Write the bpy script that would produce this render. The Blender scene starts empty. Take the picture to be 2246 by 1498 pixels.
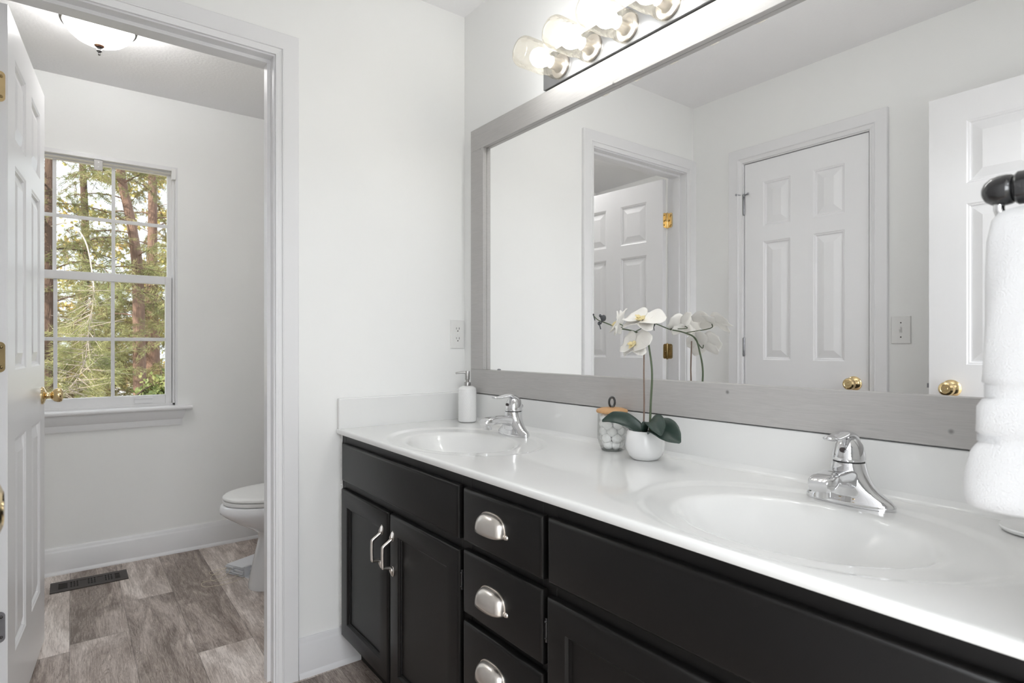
import bpy, bmesh, math, random
import numpy as np
from mathutils import Vector, Matrix, Euler

S = bpy.context.scene
C = S.collection
PI = math.pi
random.seed(7)
RNG = np.random.default_rng(11)

# ------------------------------------------------------------------ camera, world, sun, big lights, exposure
cam_d = bpy.data.cameras.new('camera')
cam = bpy.data.objects.new('camera', cam_d)
C.objects.link(cam)
cam.location = (0, 0, 1.115)
cam.rotation_euler = (PI / 2, 0, -math.radians(37.0113))
cam_d.sensor_width = 36.0
cam_d.lens = 1280.82 / 2246 * 36.0
cam_d.shift_y = 9.476 / 2246
cam_d.clip_start = 0.02
cam_d.clip_end = 300
cam_d.dof.use_dof = True
cam_d.dof.focus_distance = 1.75
cam_d.dof.aperture_fstop = 7.0
S.camera = cam

world = bpy.data.worlds.new('world')
S.world = world
world.use_nodes = True
wn = world.node_tree.nodes
bg = wn['Background']
bg.inputs['Color'].default_value = (0.86, 0.93, 1.0, 1)
bg.inputs['Strength'].default_value = 1.9

sun_d = bpy.data.lights.new('sun', 'SUN')
sun_d.energy = 8.0
sun_d.angle = math.radians(1.0)
sun_d.color = (1.0, 0.93, 0.80)
sun = bpy.data.objects.new('sun', sun_d)
C.objects.link(sun)
sun.rotation_euler = Vector((0.80, 0.42, -0.62)).to_track_quat('-Z', 'Y').to_euler()

top_fill_d = bpy.data.lights.new('bedroom_fill_light', 'AREA')  # added overhead fill, unseen behind the camera, brightens the rooms through the doorway
top_fill_d.shape = 'RECTANGLE'
top_fill_d.size = 2.6
top_fill_d.size_y = 2.2
top_fill_d.energy = 120
top_fill_d.color = (0.955, 1.0, 1.05)
top_fill = bpy.data.objects.new('bedroom_fill_light', top_fill_d)
C.objects.link(top_fill)
top_fill.location = (0.3, -1.9, 2.40)

side_fill_d = bpy.data.lights.new('bedroom_side_fill', 'AREA')  # added side fill, no window there; lifts the mirror wall and splash
side_fill_d.shape = 'RECTANGLE'
side_fill_d.size = 1.7
side_fill_d.size_y = 1.5
side_fill_d.energy = 50
side_fill_d.color = (0.96, 1.0, 1.04)
side_fill = bpy.data.objects.new('bedroom_side_fill', side_fill_d)
C.objects.link(side_fill)
side_fill.location = (-2.05, -1.35, 1.45)
side_fill.rotation_euler = (PI / 2, 0, -PI / 2)

BULB = 25.5          # emission of one vanity bulb
TOILET_LAMP = 18.5    # emission of the toilet-room bowl
S.view_settings.view_transform = 'Standard'
S.view_settings.look = 'None'
S.view_settings.exposure = 0.21
S.view_settings.gamma = 1.0
S.view_settings.use_curve_mapping = False
S.cycles.max_bounces = 14
S.cycles.diffuse_bounces = 6
S.cycles.glossy_bounces = 6
S.cycles.transmission_bounces = 8
S.cycles.transparent_max_bounces = 40
S.cycles.sample_clamp_indirect = 6.0
S.cycles.use_denoising = True

# ------------------------------------------------------------------ fixed dimensions
XM = 1.2659          # mirror (east) wall
XG = 1.2614          # mirror glass
Y1 = 1.9984          # partition, vanity side
YT = 2.1134          # partition, toilet side
Y2 = 3.6085          # far wall
XW = -0.2519         # west wall of vanity room
XT = -1.11           # west wall of toilet room
YS = 0.055           # south wall, vanity side
H = 2.44
ZC = 0.826           # counter top

# ------------------------------------------------------------------ materials
def lin(r, g, b):
    f = lambda c: c / 12.92 if c <= 0.04045 else ((c + 0.055) / 1.055) ** 2.4
    return (f(r / 255), f(g / 255), f(b / 255), 1)

def mat(name, col, rough=0.5, metal=0.0, noise=0.0, nscale=20, bump=0.0, bscale=80, stretch=(1, 1, 1), coat=0.0, spec=None, sheen=0.0, bdist=0.002):
    """Principled material with procedural colour variation and bump."""
    m = bpy.data.materials.new(name)
    m.use_nodes = True
    nt = m.node_tree
    p = nt.nodes['Principled BSDF']
    p.inputs['Base Color'].default_value = col if len(col) == 4 else (*col, 1)
    p.inputs['Roughness'].default_value = rough
    p.inputs['Metallic'].default_value = metal
    p.inputs['Coat Weight'].default_value = coat
    p.inputs['Coat Roughness'].default_value = 0.05
    p.inputs['Sheen Weight'].default_value = sheen
    if spec is not None:
        p.inputs['Specular IOR Level'].default_value = spec
    tc = nt.nodes.new('ShaderNodeTexCoord')
    mp = nt.nodes.new('ShaderNodeMapping')
    mp.inputs['Scale'].default_value = stretch
    nt.links.new(tc.outputs['Object'], mp.inputs['Vector'])
    if noise > 0:
        n = nt.nodes.new('ShaderNodeTexNoise')
        n.inputs['Scale'].default_value = nscale
        n.inputs['Detail'].default_value = 4
        nt.links.new(mp.outputs['Vector'], n.inputs['Vector'])
        mx = nt.nodes.new('ShaderNodeMix')
        mx.data_type = 'RGBA'
        c = p.inputs['Base Color'].default_value
        mx.inputs['A'].default_value = (c[0] * (1 - noise), c[1] * (1 - noise), c[2] * (1 - noise), 1)
        mx.inputs['B'].default_value = (min(1, c[0] * (1 + noise)), min(1, c[1] * (1 + noise)), min(1, c[2] * (1 + noise)), 1)
        nt.links.new(n.outputs['Fac'], mx.inputs['Factor'])
        nt.links.new(mx.outputs['Result'], p.inputs['Base Color'])
    if bump > 0:
        n2 = nt.nodes.new('ShaderNodeTexNoise')
        n2.inputs['Scale'].default_value = bscale
        n2.inputs['Detail'].default_value = 3
        nt.links.new(mp.outputs['Vector'], n2.inputs['Vector'])
        b = nt.nodes.new('ShaderNodeBump')
        b.inputs['Strength'].default_value = bump
        b.inputs['Distance'].default_value = bdist
        nt.links.new(n2.outputs['Fac'], b.inputs['Height'])
        nt.links.new(b.outputs['Normal'], p.inputs['Normal'])
    return m

def emit(name, col, strength):
    m = bpy.data.materials.new(name)
    m.use_nodes = True
    p = m.node_tree.nodes['Principled BSDF']
    p.inputs['Base Color'].default_value = (0.9, 0.88, 0.84, 1)
    p.inputs['Roughness'].default_value = 0.35
    p.inputs['Emission Color'].default_value = (*col, 1)
    p.inputs['Emission Strength'].default_value = strength
    return m

def thin_glass(name, tint=(1, 1, 1), milk=0.0, milk_col=(1, 1, 1), edge=0.35, rough=0.02, bumpy=0.0):
    """Thin clear glass: transparent body, reflective towards grazing, optionally a little milky."""
    m = bpy.data.materials.new(name)
    m.use_nodes = True
    nt = m.node_tree
    nt.nodes.remove(nt.nodes['Principled BSDF'])
    out = nt.nodes['Material Output']
    tr = nt.nodes.new('ShaderNodeBsdfTransparent')
    tr.inputs['Color'].default_value = (*tint, 1)
    gl = nt.nodes.new('ShaderNodeBsdfGlossy')
    gl.inputs['Roughness'].default_value = rough
    lw = nt.nodes.new('ShaderNodeLayerWeight')
    lw.inputs['Blend'].default_value = edge
    mx = nt.nodes.new('ShaderNodeMixShader')
    lim = nt.nodes.new('ShaderNodeMath'); lim.operation = 'MULTIPLY'; lim.inputs[1].default_value = 0.55
    nt.links.new(lw.outputs['Fresnel'], lim.inputs[0])
    nt.links.new(lim.outputs[0], mx.inputs['Fac'])
    last = tr
    if milk > 0:
        df = nt.nodes.new('ShaderNodeBsdfTranslucent')
        df.inputs['Color'].default_value = (*milk_col, 1)
        m2 = nt.nodes.new('ShaderNodeMixShader')
        nz = nt.nodes.new('ShaderNodeTexNoise')
        nz.inputs['Scale'].default_value = 90
        nz.inputs['Detail'].default_value = 3
        tc = nt.nodes.new('ShaderNodeTexCoord')
        nt.links.new(tc.outputs['Object'], nz.inputs['Vector'])
        mr = nt.nodes.new('ShaderNodeMapRange')
        mr.inputs['From Min'].default_value = 0.35
        mr.inputs['From Max'].default_value = 0.7
        mr.inputs['To Min'].default_value = milk * 0.35
        mr.inputs['To Max'].default_value = milk * 1.7
        nt.links.new(nz.outputs['Fac'], mr.inputs['Value'])
        nt.links.new(mr.outputs['Result'], m2.inputs['Fac'])
        nt.links.new(tr.outputs['BSDF'], m2.inputs[1])
        nt.links.new(df.outputs['BSDF'], m2.inputs[2])
        last = m2
    nt.links.new(last.outputs[0], mx.inputs[1])
    nt.links.new(gl.outputs['BSDF'], mx.inputs[2])
    if bumpy > 0:
        n2 = nt.nodes.new('ShaderNodeTexNoise')
        n2.inputs['Scale'].default_value = 60
        tc2 = nt.nodes.new('ShaderNodeTexCoord')
        nt.links.new(tc2.outputs['Object'], n2.inputs['Vector'])
        b = nt.nodes.new('ShaderNodeBump')
        b.inputs['Strength'].default_value = bumpy
        b.inputs['Distance'].default_value = 0.01
        nt.links.new(n2.outputs['Fac'], b.inputs['Height'])
        nt.links.new(b.outputs['Normal'], gl.inputs['Normal'])
        nt.links.new(b.outputs['Normal'], lw.inputs['Normal'])
    nt.links.new(mx.outputs[0], out.inputs['Surface'])
    return m

M = {}
M['wall'] = mat('wall_paint', (0.90, 0.90, 0.888), 0.55, noise=0.012, nscale=3, bump=0.10, bscale=160, bdist=0.001)
M['ceiling'] = mat('ceiling_paint', (0.91, 0.905, 0.912), 0.8, bump=0.35, bscale=75, bdist=0.003)
M['trim'] = mat('trim_paint', (0.82, 0.816, 0.824), 0.30, noise=0.012, nscale=6)
M['door'] = mat('door_paint', (0.87, 0.866, 0.876), 0.30, bump=0.22, bscale=60, stretch=(3.2, 3.2, 0.35), bdist=0.0015)
M['base'] = mat('baseboard_paint', (0.80, 0.796, 0.806), 0.32, noise=0.02, nscale=5, bump=0.06, bscale=40, bdist=0.001)
M['cab'] = mat('black_cabinet_paint', lin(15, 13.5, 13), 0.38, spec=0.30, noise=0.10, nscale=9, bump=0.06, bscale=120, bdist=0.001)
M['counter'] = mat('cultured_marble', (0.82, 0.82, 0.81), 0.16, noise=0.012, nscale=4, coat=0.4)
M['chrome'] = mat('chrome', (0.74, 0.74, 0.75), 0.045, 1.0, noise=0.02, nscale=15)
M['nickel'] = mat('brushed_nickel', (0.70, 0.66, 0.62), 0.28, 1.0, noise=0.06, nscale=60, bump=0.05, bscale=300, bdist=0.0005)
M['brass'] = mat('polished_brass', (0.74, 0.57, 0.31), 0.16, 1.0, noise=0.10, nscale=30)
M['steel'] = mat('dull_steel', (0.34, 0.34, 0.36), 0.38, 1.0, noise=0.15, nscale=40)
M['aged'] = mat('aged_brass', (0.33, 0.25, 0.13), 0.28, 1.0, noise=0.25, nscale=40)
M['black'] = mat('black_metal', (0.012, 0.012, 0.013), 0.14, 0.0, noise=0.1, nscale=20, coat=0.6)
M['dark'] = mat('dark_slot', (0.012, 0.012, 0.012), 0.6, noise=0.2, nscale=30)
M['plastic'] = mat('white_plastic', (0.83, 0.825, 0.81), 0.30, noise=0.01, nscale=30)
M['porcelain'] = mat('porcelain', (0.80, 0.80, 0.81), 0.10, noise=0.01, nscale=5, coat=0.5)
M['ceramic'] = mat('white_ceramic', (0.84, 0.84, 0.835), 0.22, noise=0.01, nscale=20, coat=0.3)
M['vinyl'] = mat('window_vinyl', (0.78, 0.775, 0.78), 0.35, noise=0.03, nscale=15)
M['cotton'] = mat('cotton', (0.88, 0.88, 0.87), 0.95, noise=0.03, nscale=90, bump=0.6, bscale=160, sheen=0.3)
M['towel'] = mat('white_terry', (0.72, 0.72, 0.725), 0.95, noise=0.02, nscale=40, bump=0.8, bscale=560, sheen=0.5, bdist=0.0016)
M['oak'] = mat('light_oak', lin(206, 160, 112), 0.5, noise=0.16, nscale=22, stretch=(1, 6, 1), bump=0.1, bscale=60)
M['petal'] = mat('petal', (0.86, 0.835, 0.79), 0.6, noise=0.03, nscale=35, sheen=0.2)
M['lip'] = mat('petal_throat', lin(240, 222, 172), 0.6, noise=0.2, nscale=80)
M['leaf'] = mat('orchid_leaf', lin(44, 62, 55), 0.38, noise=0.25, nscale=25, stretch=(1, 1, 4), bump=0.1, bscale=70)
M['stem'] = mat('orchid_stem', lin(88, 100, 76), 0.5, noise=0.3, nscale=30)
M['stake'] = mat('brown_twig', lin(132, 112, 100), 0.7, noise=0.3, nscale=60, bump=0.4, bscale=120)
M['bud'] = mat('dark_bud', lin(66, 68, 72), 0.5, noise=0.2, nscale=60)
M['soil'] = mat('moss', lin(40, 44, 34), 0.95, noise=0.4, nscale=120, bump=0.8, bscale=200)
M['fixture'] = mat('gunmetal_plate', (0.30, 0.30, 0.305), 0.30, 0.8, noise=0.06, nscale=30)
M['bronze'] = mat('oiled_bronze', lin(150, 112, 92), 0.3, 0.9, noise=0.15, nscale=60)
M['pewter'] = mat('pewter', lin(96, 94, 94), 0.3, 0.9, noise=0.1, nscale=60)
M['vent'] = mat('vent_brown', lin(58, 51, 47), 0.45, 0.3, noise=0.1, nscale=40)
M['cord'] = mat('cord', lin(225, 216, 196), 0.8, noise=0.05, nscale=100)
M['slat'] = mat('blind_slat', (0.76, 0.765, 0.79), 0.4, noise=0.02, nscale=30)
M['jarglass'] = thin_glass('mason_glass', (0.975, 0.955, 0.91), 0.020, (1.0, 0.90, 0.72), 0.11, 0.06, 0.30)
M['clear'] = thin_glass('clear_glass', (0.985, 0.99, 0.985), 0.0, edge=0.22)
M['pane'] = thin_glass('window_pane', (0.97, 0.98, 0.975), 0.0, edge=0.12)
M['bulb'] = emit('bulb_glow', (0.965, 1.0, 1.035), BULB)
M['bowl'] = emit('bowl_glow', (1.0, 0.995, 0.985), TOILET_LAMP)
M['reddot'] = mat('index_dot', lin(60, 52, 52), 0.4, noise=0.1)
M['carpet'] = mat('bedroom_carpet', (0.35, 0.33, 0.30), 0.95, noise=0.15, nscale=200)

def wood_frame_mat():
    m = mat('grey_washed_wood', lin(172, 168, 164), 0.42)
    nt = m.node_tree
    p = nt.nodes['Principled BSDF']
    tc = nt.nodes.new('ShaderNodeTexCoord')
    mp = nt.nodes.new('ShaderNodeMapping')
    mp.inputs['Scale'].default_value = (30, 4, 60)
    nt.links.new(tc.outputs['Object'], mp.inputs['Vector'])
    n = nt.nodes.new('ShaderNodeTexNoise')
    n.inputs['Scale'].default_value = 3.2
    n.inputs['Detail'].default_value = 6
    n.inputs['Distortion'].default_value = 1.2
    nt.links.new(mp.outputs['Vector'], n.inputs['Vector'])
    v = nt.nodes.new('ShaderNodeTexVoronoi')          # knots and nail marks
    v.inputs['Scale'].default_value = 9
    nt.links.new(tc.outputs['Object'], v.inputs['Vector'])
    r = nt.nodes.new('ShaderNodeValToRGB')
    r.color_ramp.elements[0].position = 0.02
    r.color_ramp.elements[0].color = (0.16, 0.15, 0.14, 1)
    r.color_ramp.elements[1].position = 0.055
    r.color_ramp.elements[1].color = (1, 1, 1, 1)
    nt.links.new(v.outputs['Distance'], r.inputs['Fac'])
    mx = nt.nodes.new('ShaderNodeMix')
    mx.data_type = 'RGBA'
    mx.inputs['A'].default_value = lin(170, 168, 166)
    mx.inputs['B'].default_value = lin(192, 189, 187)
    nt.links.new(n.outputs['Fac'], mx.inputs['Factor'])
    mu = nt.nodes.new('ShaderNodeMix')
    mu.data_type = 'RGBA'
    mu.blend_type = 'MULTIPLY'
    mu.inputs['Factor'].default_value = 0.6
    nt.links.new(mx.outputs['Result'], mu.inputs['A'])
    nt.links.new(r.outputs['Color'], mu.inputs['B'])
    nt.links.new(mu.outputs['Result'], p.inputs['Base Color'])
    b = nt.nodes.new('ShaderNodeBump')
    b.inputs['Strength'].default_value = 0.35
    b.inputs['Distance'].default_value = 0.0012
    nt.links.new(n.outputs['Fac'], b.inputs['Height'])
    nt.links.new(b.outputs['Normal'], p.inputs['Normal'])
    return m
M['frame'] = wood_frame_mat()

def mirror_mat():
    m = bpy.data.materials.new('mirror_silver')
    m.use_nodes = True
    nt = m.node_tree
    p = nt.nodes['Principled BSDF']
    p.inputs['Base Color'].default_value = (0.985, 0.985, 0.985, 1)
    p.inputs['Metallic'].default_value = 1.0
    n = nt.nodes.new('ShaderNodeTexNoise')
    n.inputs['Scale'].default_value = 2
    mr = nt.nodes.new('ShaderNodeMapRange')
    mr.inputs['To Min'].default_value = 0.0
    mr.inputs['To Max'].default_value = 0.004
    nt.links.new(n.outputs['Fac'], mr.inputs['Value'])
    nt.links.new(mr.outputs['Result'], p.inputs['Roughness'])
    return m
M['mirror'] = mirror_mat()

def floor_mat():
    """Vinyl planks running along Y: 0.1867 m wide, 1.22 m long, staggered."""
    m = bpy.data.materials.new('vinyl_plank')
    m.use_nodes = True
    nt = m.node_tree
    p = nt.nodes['Principled BSDF']
    p.inputs['Roughness'].default_value = 0.42
    def math_(op, a=None, b=None):
        n = nt.nodes.new('ShaderNodeMath')
        n.operation = op
        for i, x in enumerate((a, b)):
            if x is None: continue
            if isinstance(x, (int, float)): n.inputs[i].default_value = x
            else: nt.links.new(x, n.inputs[i])
        return n.outputs[0]
    tc = nt.nodes.new('ShaderNodeTexCoord')
    sep = nt.nodes.new('ShaderNodeSeparateXYZ')
    nt.links.new(tc.outputs['Object'], sep.inputs[0])
    W, L = 0.1867, 1.22
    cx = math_('DIVIDE', math_('SUBTRACT', sep.outputs['X'], 0.18), W)
    i = math_('FLOOR', cx)
    fx = math_('SUBTRACT', cx, i)
    off = math_('ADD', math_('MULTIPLY', i, -0.175), math_('MULTIPLY', math_('MULTIPLY', i, i), 0.735))
    cy = math_('DIVIDE', math_('SUBTRACT', math_('SUBTRACT', sep.outputs['Y'], 3.04), off), L)
    j = math_('FLOOR', cy)
    fy = math_('SUBTRACT', cy, j)
    idv = nt.nodes.new('ShaderNodeCombineXYZ')
    nt.links.new(i, idv.inputs[0]); nt.links.new(j, idv.inputs[1])
    wn_ = nt.nodes.new('ShaderNodeTexWhiteNoise')
    nt.links.new(idv.outputs[0], wn_.inputs['Vector'])
    rnd = wn_.outputs['Value']
    # wood figure: stretched, distorted noise, shifted per plank
    shift = nt.nodes.new('ShaderNodeCombineXYZ')
    nt.links.new(math_('ADD', math_('MULTIPLY', sep.outputs['X'], 7.0), math_('MULTIPLY', rnd, 37.0)), shift.inputs[0])
    nt.links.new(math_('ADD', math_('MULTIPLY', sep.outputs['Y'], 1.7), math_('MULTIPLY', rnd, 91.0)), shift.inputs[1])
    n1 = nt.nodes.new('ShaderNodeTexNoise')
    n1.inputs['Scale'].default_value = 1.5
    n1.inputs['Detail'].default_value = 7
    n1.inputs['Roughness'].default_value = 0.62
    n1.inputs['Distortion'].default_value = 1.0
    nt.links.new(shift.outputs[0], n1.inputs['Vector'])
    sh2 = nt.nodes.new('ShaderNodeVectorMath')
    sh2.operation = 'MULTIPLY'
    nt.links.new(shift.outputs[0], sh2.inputs[0])
    sh2.inputs[1].default_value = (9, 2.2, 1)
    n2 = nt.nodes.new('ShaderNodeTexNoise')
    n2.inputs['Scale'].default_value = 2.0
    n2.inputs['Detail'].default_value = 5
    n2.inputs['Distortion'].default_value = 2.2
    nt.links.new(sh2.outputs[0], n2.inputs['Vector'])
    f = math_('ADD', math_('MULTIPLY', n1.outputs['Fac'], 0.72), math_('MULTIPLY', n2.outputs['Fac'], 0.42))
    sh3 = nt.nodes.new('ShaderNodeVectorMath')
    sh3.operation = 'MULTIPLY'
    nt.links.new(shift.outputs[0], sh3.inputs[0])
    sh3.inputs[1].default_value = (26, 7, 1)
    n3 = nt.nodes.new('ShaderNodeTexNoise')
    n3.inputs['Scale'].default_value = 1.6
    n3.inputs['Detail'].default_value = 4
    n3.inputs['Distortion'].default_value = 3.5
    nt.links.new(sh3.outputs[0], n3.inputs['Vector'])
    f = math_('ADD', f, math_('MULTIPLY', math_('SUBTRACT', n3.outputs['Fac'], 0.5), 0.30))
    f = math_('ADD', f, math_('MULTIPLY', math_('SUBTRACT', rnd, 0.5), 0.20))
    cr = nt.nodes.new('ShaderNodeValToRGB')
    e = cr.color_ramp.elements
    e[0].position = 0.40; e[0].color = lin(112, 99, 91)
    e[1].position = 0.76; e[1].color = lin(240, 230, 223)
    k = e.new(0.52); k.color = lin(164, 150, 141)
    k = e.new(0.64); k.color = lin(200, 188, 180)
    nt.links.new(f, cr.inputs['Fac'])
    # fine cracks: thin contour lines of the figure noise
    ck = math_('ABSOLUTE', math_('SUBTRACT', n1.outputs['Fac'], 0.5))
    cm = nt.nodes.new('ShaderNodeMapRange')
    cm.inputs['From Min'].default_value = 0.0
    cm.inputs['From Max'].default_value = 0.010
    cm.inputs['To Min'].default_value = -0.16
    cm.inputs['To Max'].default_value = 0.0
    nt.links.new(ck, cm.inputs['Value'])
    gate = math_('GREATER_THAN', n2.outputs['Fac'], 0.54)
    f = math_('ADD', f, math_('MULTIPLY', cm.outputs['Result'], gate))
    nt.links.new(f, cr.inputs['Fac'])
    # seams
    dx = math_('MULTIPLY', math_('MINIMUM', fx, math_('SUBTRACT', 1.0, fx)), W)
    dy = math_('MULTIPLY', math_('MINIMUM', fy, math_('SUBTRACT', 1.0, fy)), L)
    d = math_('MINIMUM', dx, dy)
    mr = nt.nodes.new('ShaderNodeMapRange')
    mr.inputs['From Min'].default_value = 0.0004
    mr.inputs['From Max'].default_value = 0.0018
    mr.inputs['To Min'].default_value = 0.55
    mr.inputs['To Max'].default_value = 1.0
    nt.links.new(d, mr.inputs['Value'])
    mu = nt.nodes.new('ShaderNodeMix')
    mu.data_type = 'RGBA'
    mu.blend_type = 'MULTIPLY'
    mu.inputs['Factor'].default_value = 1.0
    nt.links.new(cr.outputs['Color'], mu.inputs['A'])
    nt.links.new(mr.outputs['Result'], mu.inputs['B'])
    nt.links.new(mu.outputs['Result'], p.inputs['Base Color'])
    b = nt.nodes.new('ShaderNodeBump')
    b.inputs['Strength'].default_value = 0.25
    b.inputs['Distance'].default_value = 0.001
    nt.links.new(n2.outputs['Fac'], b.inputs['Height'])
    nt.links.new(b.outputs['Normal'], p.inputs['Normal'])
    return m
M['floor'] = floor_mat()

# ------------------------------------------------------------------ mesh helpers
class MB:
    """Collects shapes and links them as one mesh object. origin: subtracted from every vertex."""
    def __init__(self, origin=(0, 0, 0)):
        self.v = []; self.f = []; self.o = Vector(origin)
    def add(self, vs, fs):
        n = len(self.v)
        self.v += [Vector(p) - self.o for p in vs]
        self.f += [[i + n for i in q] for q in fs]
        return self
    def box(self, x0, x1, y0, y1, z0, z1):
        vs = [(x, y, z) for x in (x0, x1) for y in (y0, y1) for z in (z0, z1)]
        return self.add(vs, [(0, 1, 3, 2), (4, 6, 7, 5), (0, 4, 5, 1), (2, 3, 7, 6), (0, 2, 6, 4), (1, 5, 7, 3)])
    def loft(self, rings, caps=True, closed=True):
        n = len(rings[0]); vs = [p for r in rings for p in r]; fs = []
        m = n if closed else n - 1
        for a in range(len(rings) - 1):
            for k in range(m):
                fs.append((a * n + k, a * n + (k + 1) % n, (a + 1) * n + (k + 1) % n, (a + 1) * n + k))
        if caps and closed:
            fs.append(tuple(range(n - 1, -1, -1)))
            fs.append(tuple((len(rings) - 1) * n + k for k in range(n)))
        return self.add(vs, fs)
    def lathe(self, prof, center=(0, 0, 0), axis='z', segs=32, caps=True, mtx=None):
        c = Vector(center); rings = []
        for r, t in prof:
            ring = []
            for k in range(segs):
                a = 2 * PI * k / segs
                x, y = r * math.cos(a), r * math.sin(a)
                p = {'z': (x, y, t), 'x': (t, x, y), 'y': (y, t, x)}[axis]
                p = Vector(p)
                if mtx: p = mtx @ p
                ring.append(c + p)
            rings.append(ring)
        return self.loft(rings, caps)
    def tube(self, pts, rad, segs=8, caps=True, flat=None):
        pts = [Vector(p) for p in pts]; rings = []
        up = Vector((0.123, 0.34, 0.93))
        for i, p in enumerate(pts):
            t = (pts[min(i + 1, len(pts) - 1)] - pts[max(i - 1, 0)]).normalized()
            a = up - t * up.dot(t)
            if a.length < 0.05: a = Vector((1, 0.2, 0)) - t * t.dot(Vector((1, 0.2, 0)))
            a.normalize(); b = t.cross(a)
            r = rad[i] if isinstance(rad, (list, tuple)) else rad
            ra, rb = (r, r) if flat is None else (r * flat[0], r * flat[1])
            rings.append([p + a * ra * math.cos(2 * PI * k / segs) + b * rb * math.sin(2 * PI * k / segs) for k in range(segs)])
            up = a
        return self.loft(rings, caps)
    def grid(self, fn, nu, nv):
        vs = [fn(i / nu, j / nv) for i in range(nu + 1) for j in range(nv + 1)]
        fs = [(i * (nv + 1) + j, (i + 1) * (nv + 1) + j, (i + 1) * (nv + 1) + j + 1, i * (nv + 1) + j + 1) for i in range(nu) for j in range(nv)]
        return self.add(vs, fs)
    def ball(self, c, r, nu=12, nv=8, scale=(1, 1, 1)):
        pr = [(max(1e-5, r * math.sin(PI * k / nv)), -r * math.cos(PI * k / nv)) for k in range(nv + 1)]
        rings = []
        for rr, t in pr:
            rings.append([Vector(c) + Vector((rr * math.cos(2 * PI * k / nu) * scale[0], rr * math.sin(2 * PI * k / nu) * scale[1], t * scale[2])) for k in range(nu)])
        return self.loft(rings, True)
    def build(self, name, material, parent=None, smooth=None, bevel=0, subsurf=0, weld=False, solid=0, segs=2):
        me = bpy.data.meshes.new(name)
        me.from_pydata([tuple(p) for p in self.v], [], self.f)
        bm = bmesh.new(); bm.from_mesh(me)
        if weld: bmesh.ops.remove_doubles(bm, verts=bm.verts, dist=1e-5)
        bmesh.ops.recalc_face_normals(bm, faces=bm.faces)
        bm.to_mesh(me); bm.free()
        o = bpy.data.objects.new(name, me)
        C.objects.link(o)
        me.materials.append(material)
        if smooth is not None:
            me.shade_smooth()
            me.set_sharp_from_angle(angle=math.radians(smooth))
        if solid:
            m = o.modifiers.new('solid', 'SOLIDIFY'); m.thickness = solid; m.offset = 0
        if bevel:
            m = o.modifiers.new('bevel', 'BEVEL'); m.width = bevel; m.segments = segs; m.limit_method = 'ANGLE'; m.angle_limit = math.radians(40)
            m.harden_normals = False
            me.shade_smooth(); me.set_sharp_from_angle(angle=math.radians(35))
        if subsurf:
            m = o.modifiers.new('sub', 'SUBSURF'); m.levels = subsurf; m.render_levels = subsurf
            me.shade_smooth()
        if parent: o.parent = parent
        else: o.location = self.o
        return o

def thing(name, label, cat, loc=(0, 0, 0), rotz=0, group=None, kind=None):
    o = bpy.data.objects.new(name, None)
    o.empty_display_size = 0.05
    C.objects.link(o); o.location = loc; o.rotation_euler = (0, 0, rotz)
    return tag(o, label, cat, group, kind)

def tag(o, label, cat, group=None, kind=None):
    o['label'] = label; o['category'] = cat
    if group: o['group'] = group
    if kind: o['kind'] = kind
    return o

def copy_tree(o, parent=None):
    c = o.copy(); C.objects.link(c)
    if parent: c.parent = parent
    for ch in list(o.children): copy_tree(ch, c)
    return c

def struct(mb, name, material, label, cat, **k):
    return tag(mb.build(name, material, **k), label, cat, kind='structure')

def sgn(v, e):
    return math.copysign(abs(v) ** e, v)

def bez(pts, n):
    """Catmull-Rom through pts."""
    P = [Vector(p) for p in pts]; P = [2 * P[0] - P[1]] + P + [2 * P[-1] - P[-2]]; out = []
    for i in range(1, len(P) - 2):
        for k in range(n):
            t = k / n
            a, b, c, d = P[i - 1], P[i], P[i + 1], P[i + 2]
            out.append(0.5 * ((2 * b) + (c - a) * t + (2 * a - 5 * b + 4 * c - d) * t * t + (3 * b - a - 3 * c + d) * t ** 3))
    out.append(P[-2]); return out

# ------------------------------------------------------------------ the rooms
OPL, OPR, OPT = -0.182, 0.528, 2.064          # toilet doorway (jamb faces)
struct(MB().box(-1.25, 1.40, -0.10, 3.75, -0.06, 0.0), 'floor', M['floor'], 'grey brown wood look plank floor of both rooms', 'floor')
struct(MB().box(-1.25, 1.40, -0.065, 3.75, H, H + 0.1), 'ceiling', M['ceiling'], 'pale grey textured ceiling over both rooms', 'ceiling')
struct(MB().box(XM, XM + 0.12, -0.065, 3.75, 0, H), 'wall_east', M['wall'], 'off white wall behind the framed mirror', 'wall')
w = MB()
w.box(OPR + 0.018, XM, Y1, YT, 0, H); w.box(XT, OPL - 0.018, Y1, YT, 0, H); w.box(OPL - 0.018, OPR + 0.018, Y1, YT, OPT + 0.018, H)
struct(w, 'wall_partition', M['wall'], 'off white wall with the doorway to the toilet room', 'wall')
WL, WR, WB, WT = -0.352, 0.4565, 0.795, 2.075   # window opening in far wall
w = MB()
w.box(-1.25, WL, Y2, Y2 + 0.14, 0, H); w.box(WR, XM, Y2, Y2 + 0.14, 0, H); w.box(WL, WR, Y2, Y2 + 0.14, 0, WB); w.box(WL, WR, Y2, Y2 + 0.14, WT, H)
struct(w, 'wall_north', M['wall'], 'greyish far wall of the toilet room around the window', 'wall')
CL0, CL1, CLT = 1.0945, 1.6895, 2.052          # closet door opening along Y
w = MB()
w.box(XW - 0.12, XW, YS, CL0 - 0.018, 0, H); w.box(XW - 0.12, XW, CL1 + 0.018, Y1, 0, H); w.box(XW - 0.12, XW, CL0 - 0.018, CL1 + 0.018, CLT + 0.018, H)
w.box(XW - 0.14, XW - 0.12, YS, Y1, 0, H)
struct(w, 'wall_west', M['wall'], 'off white wall with closet door, seen in the mirror', 'wall')
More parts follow.
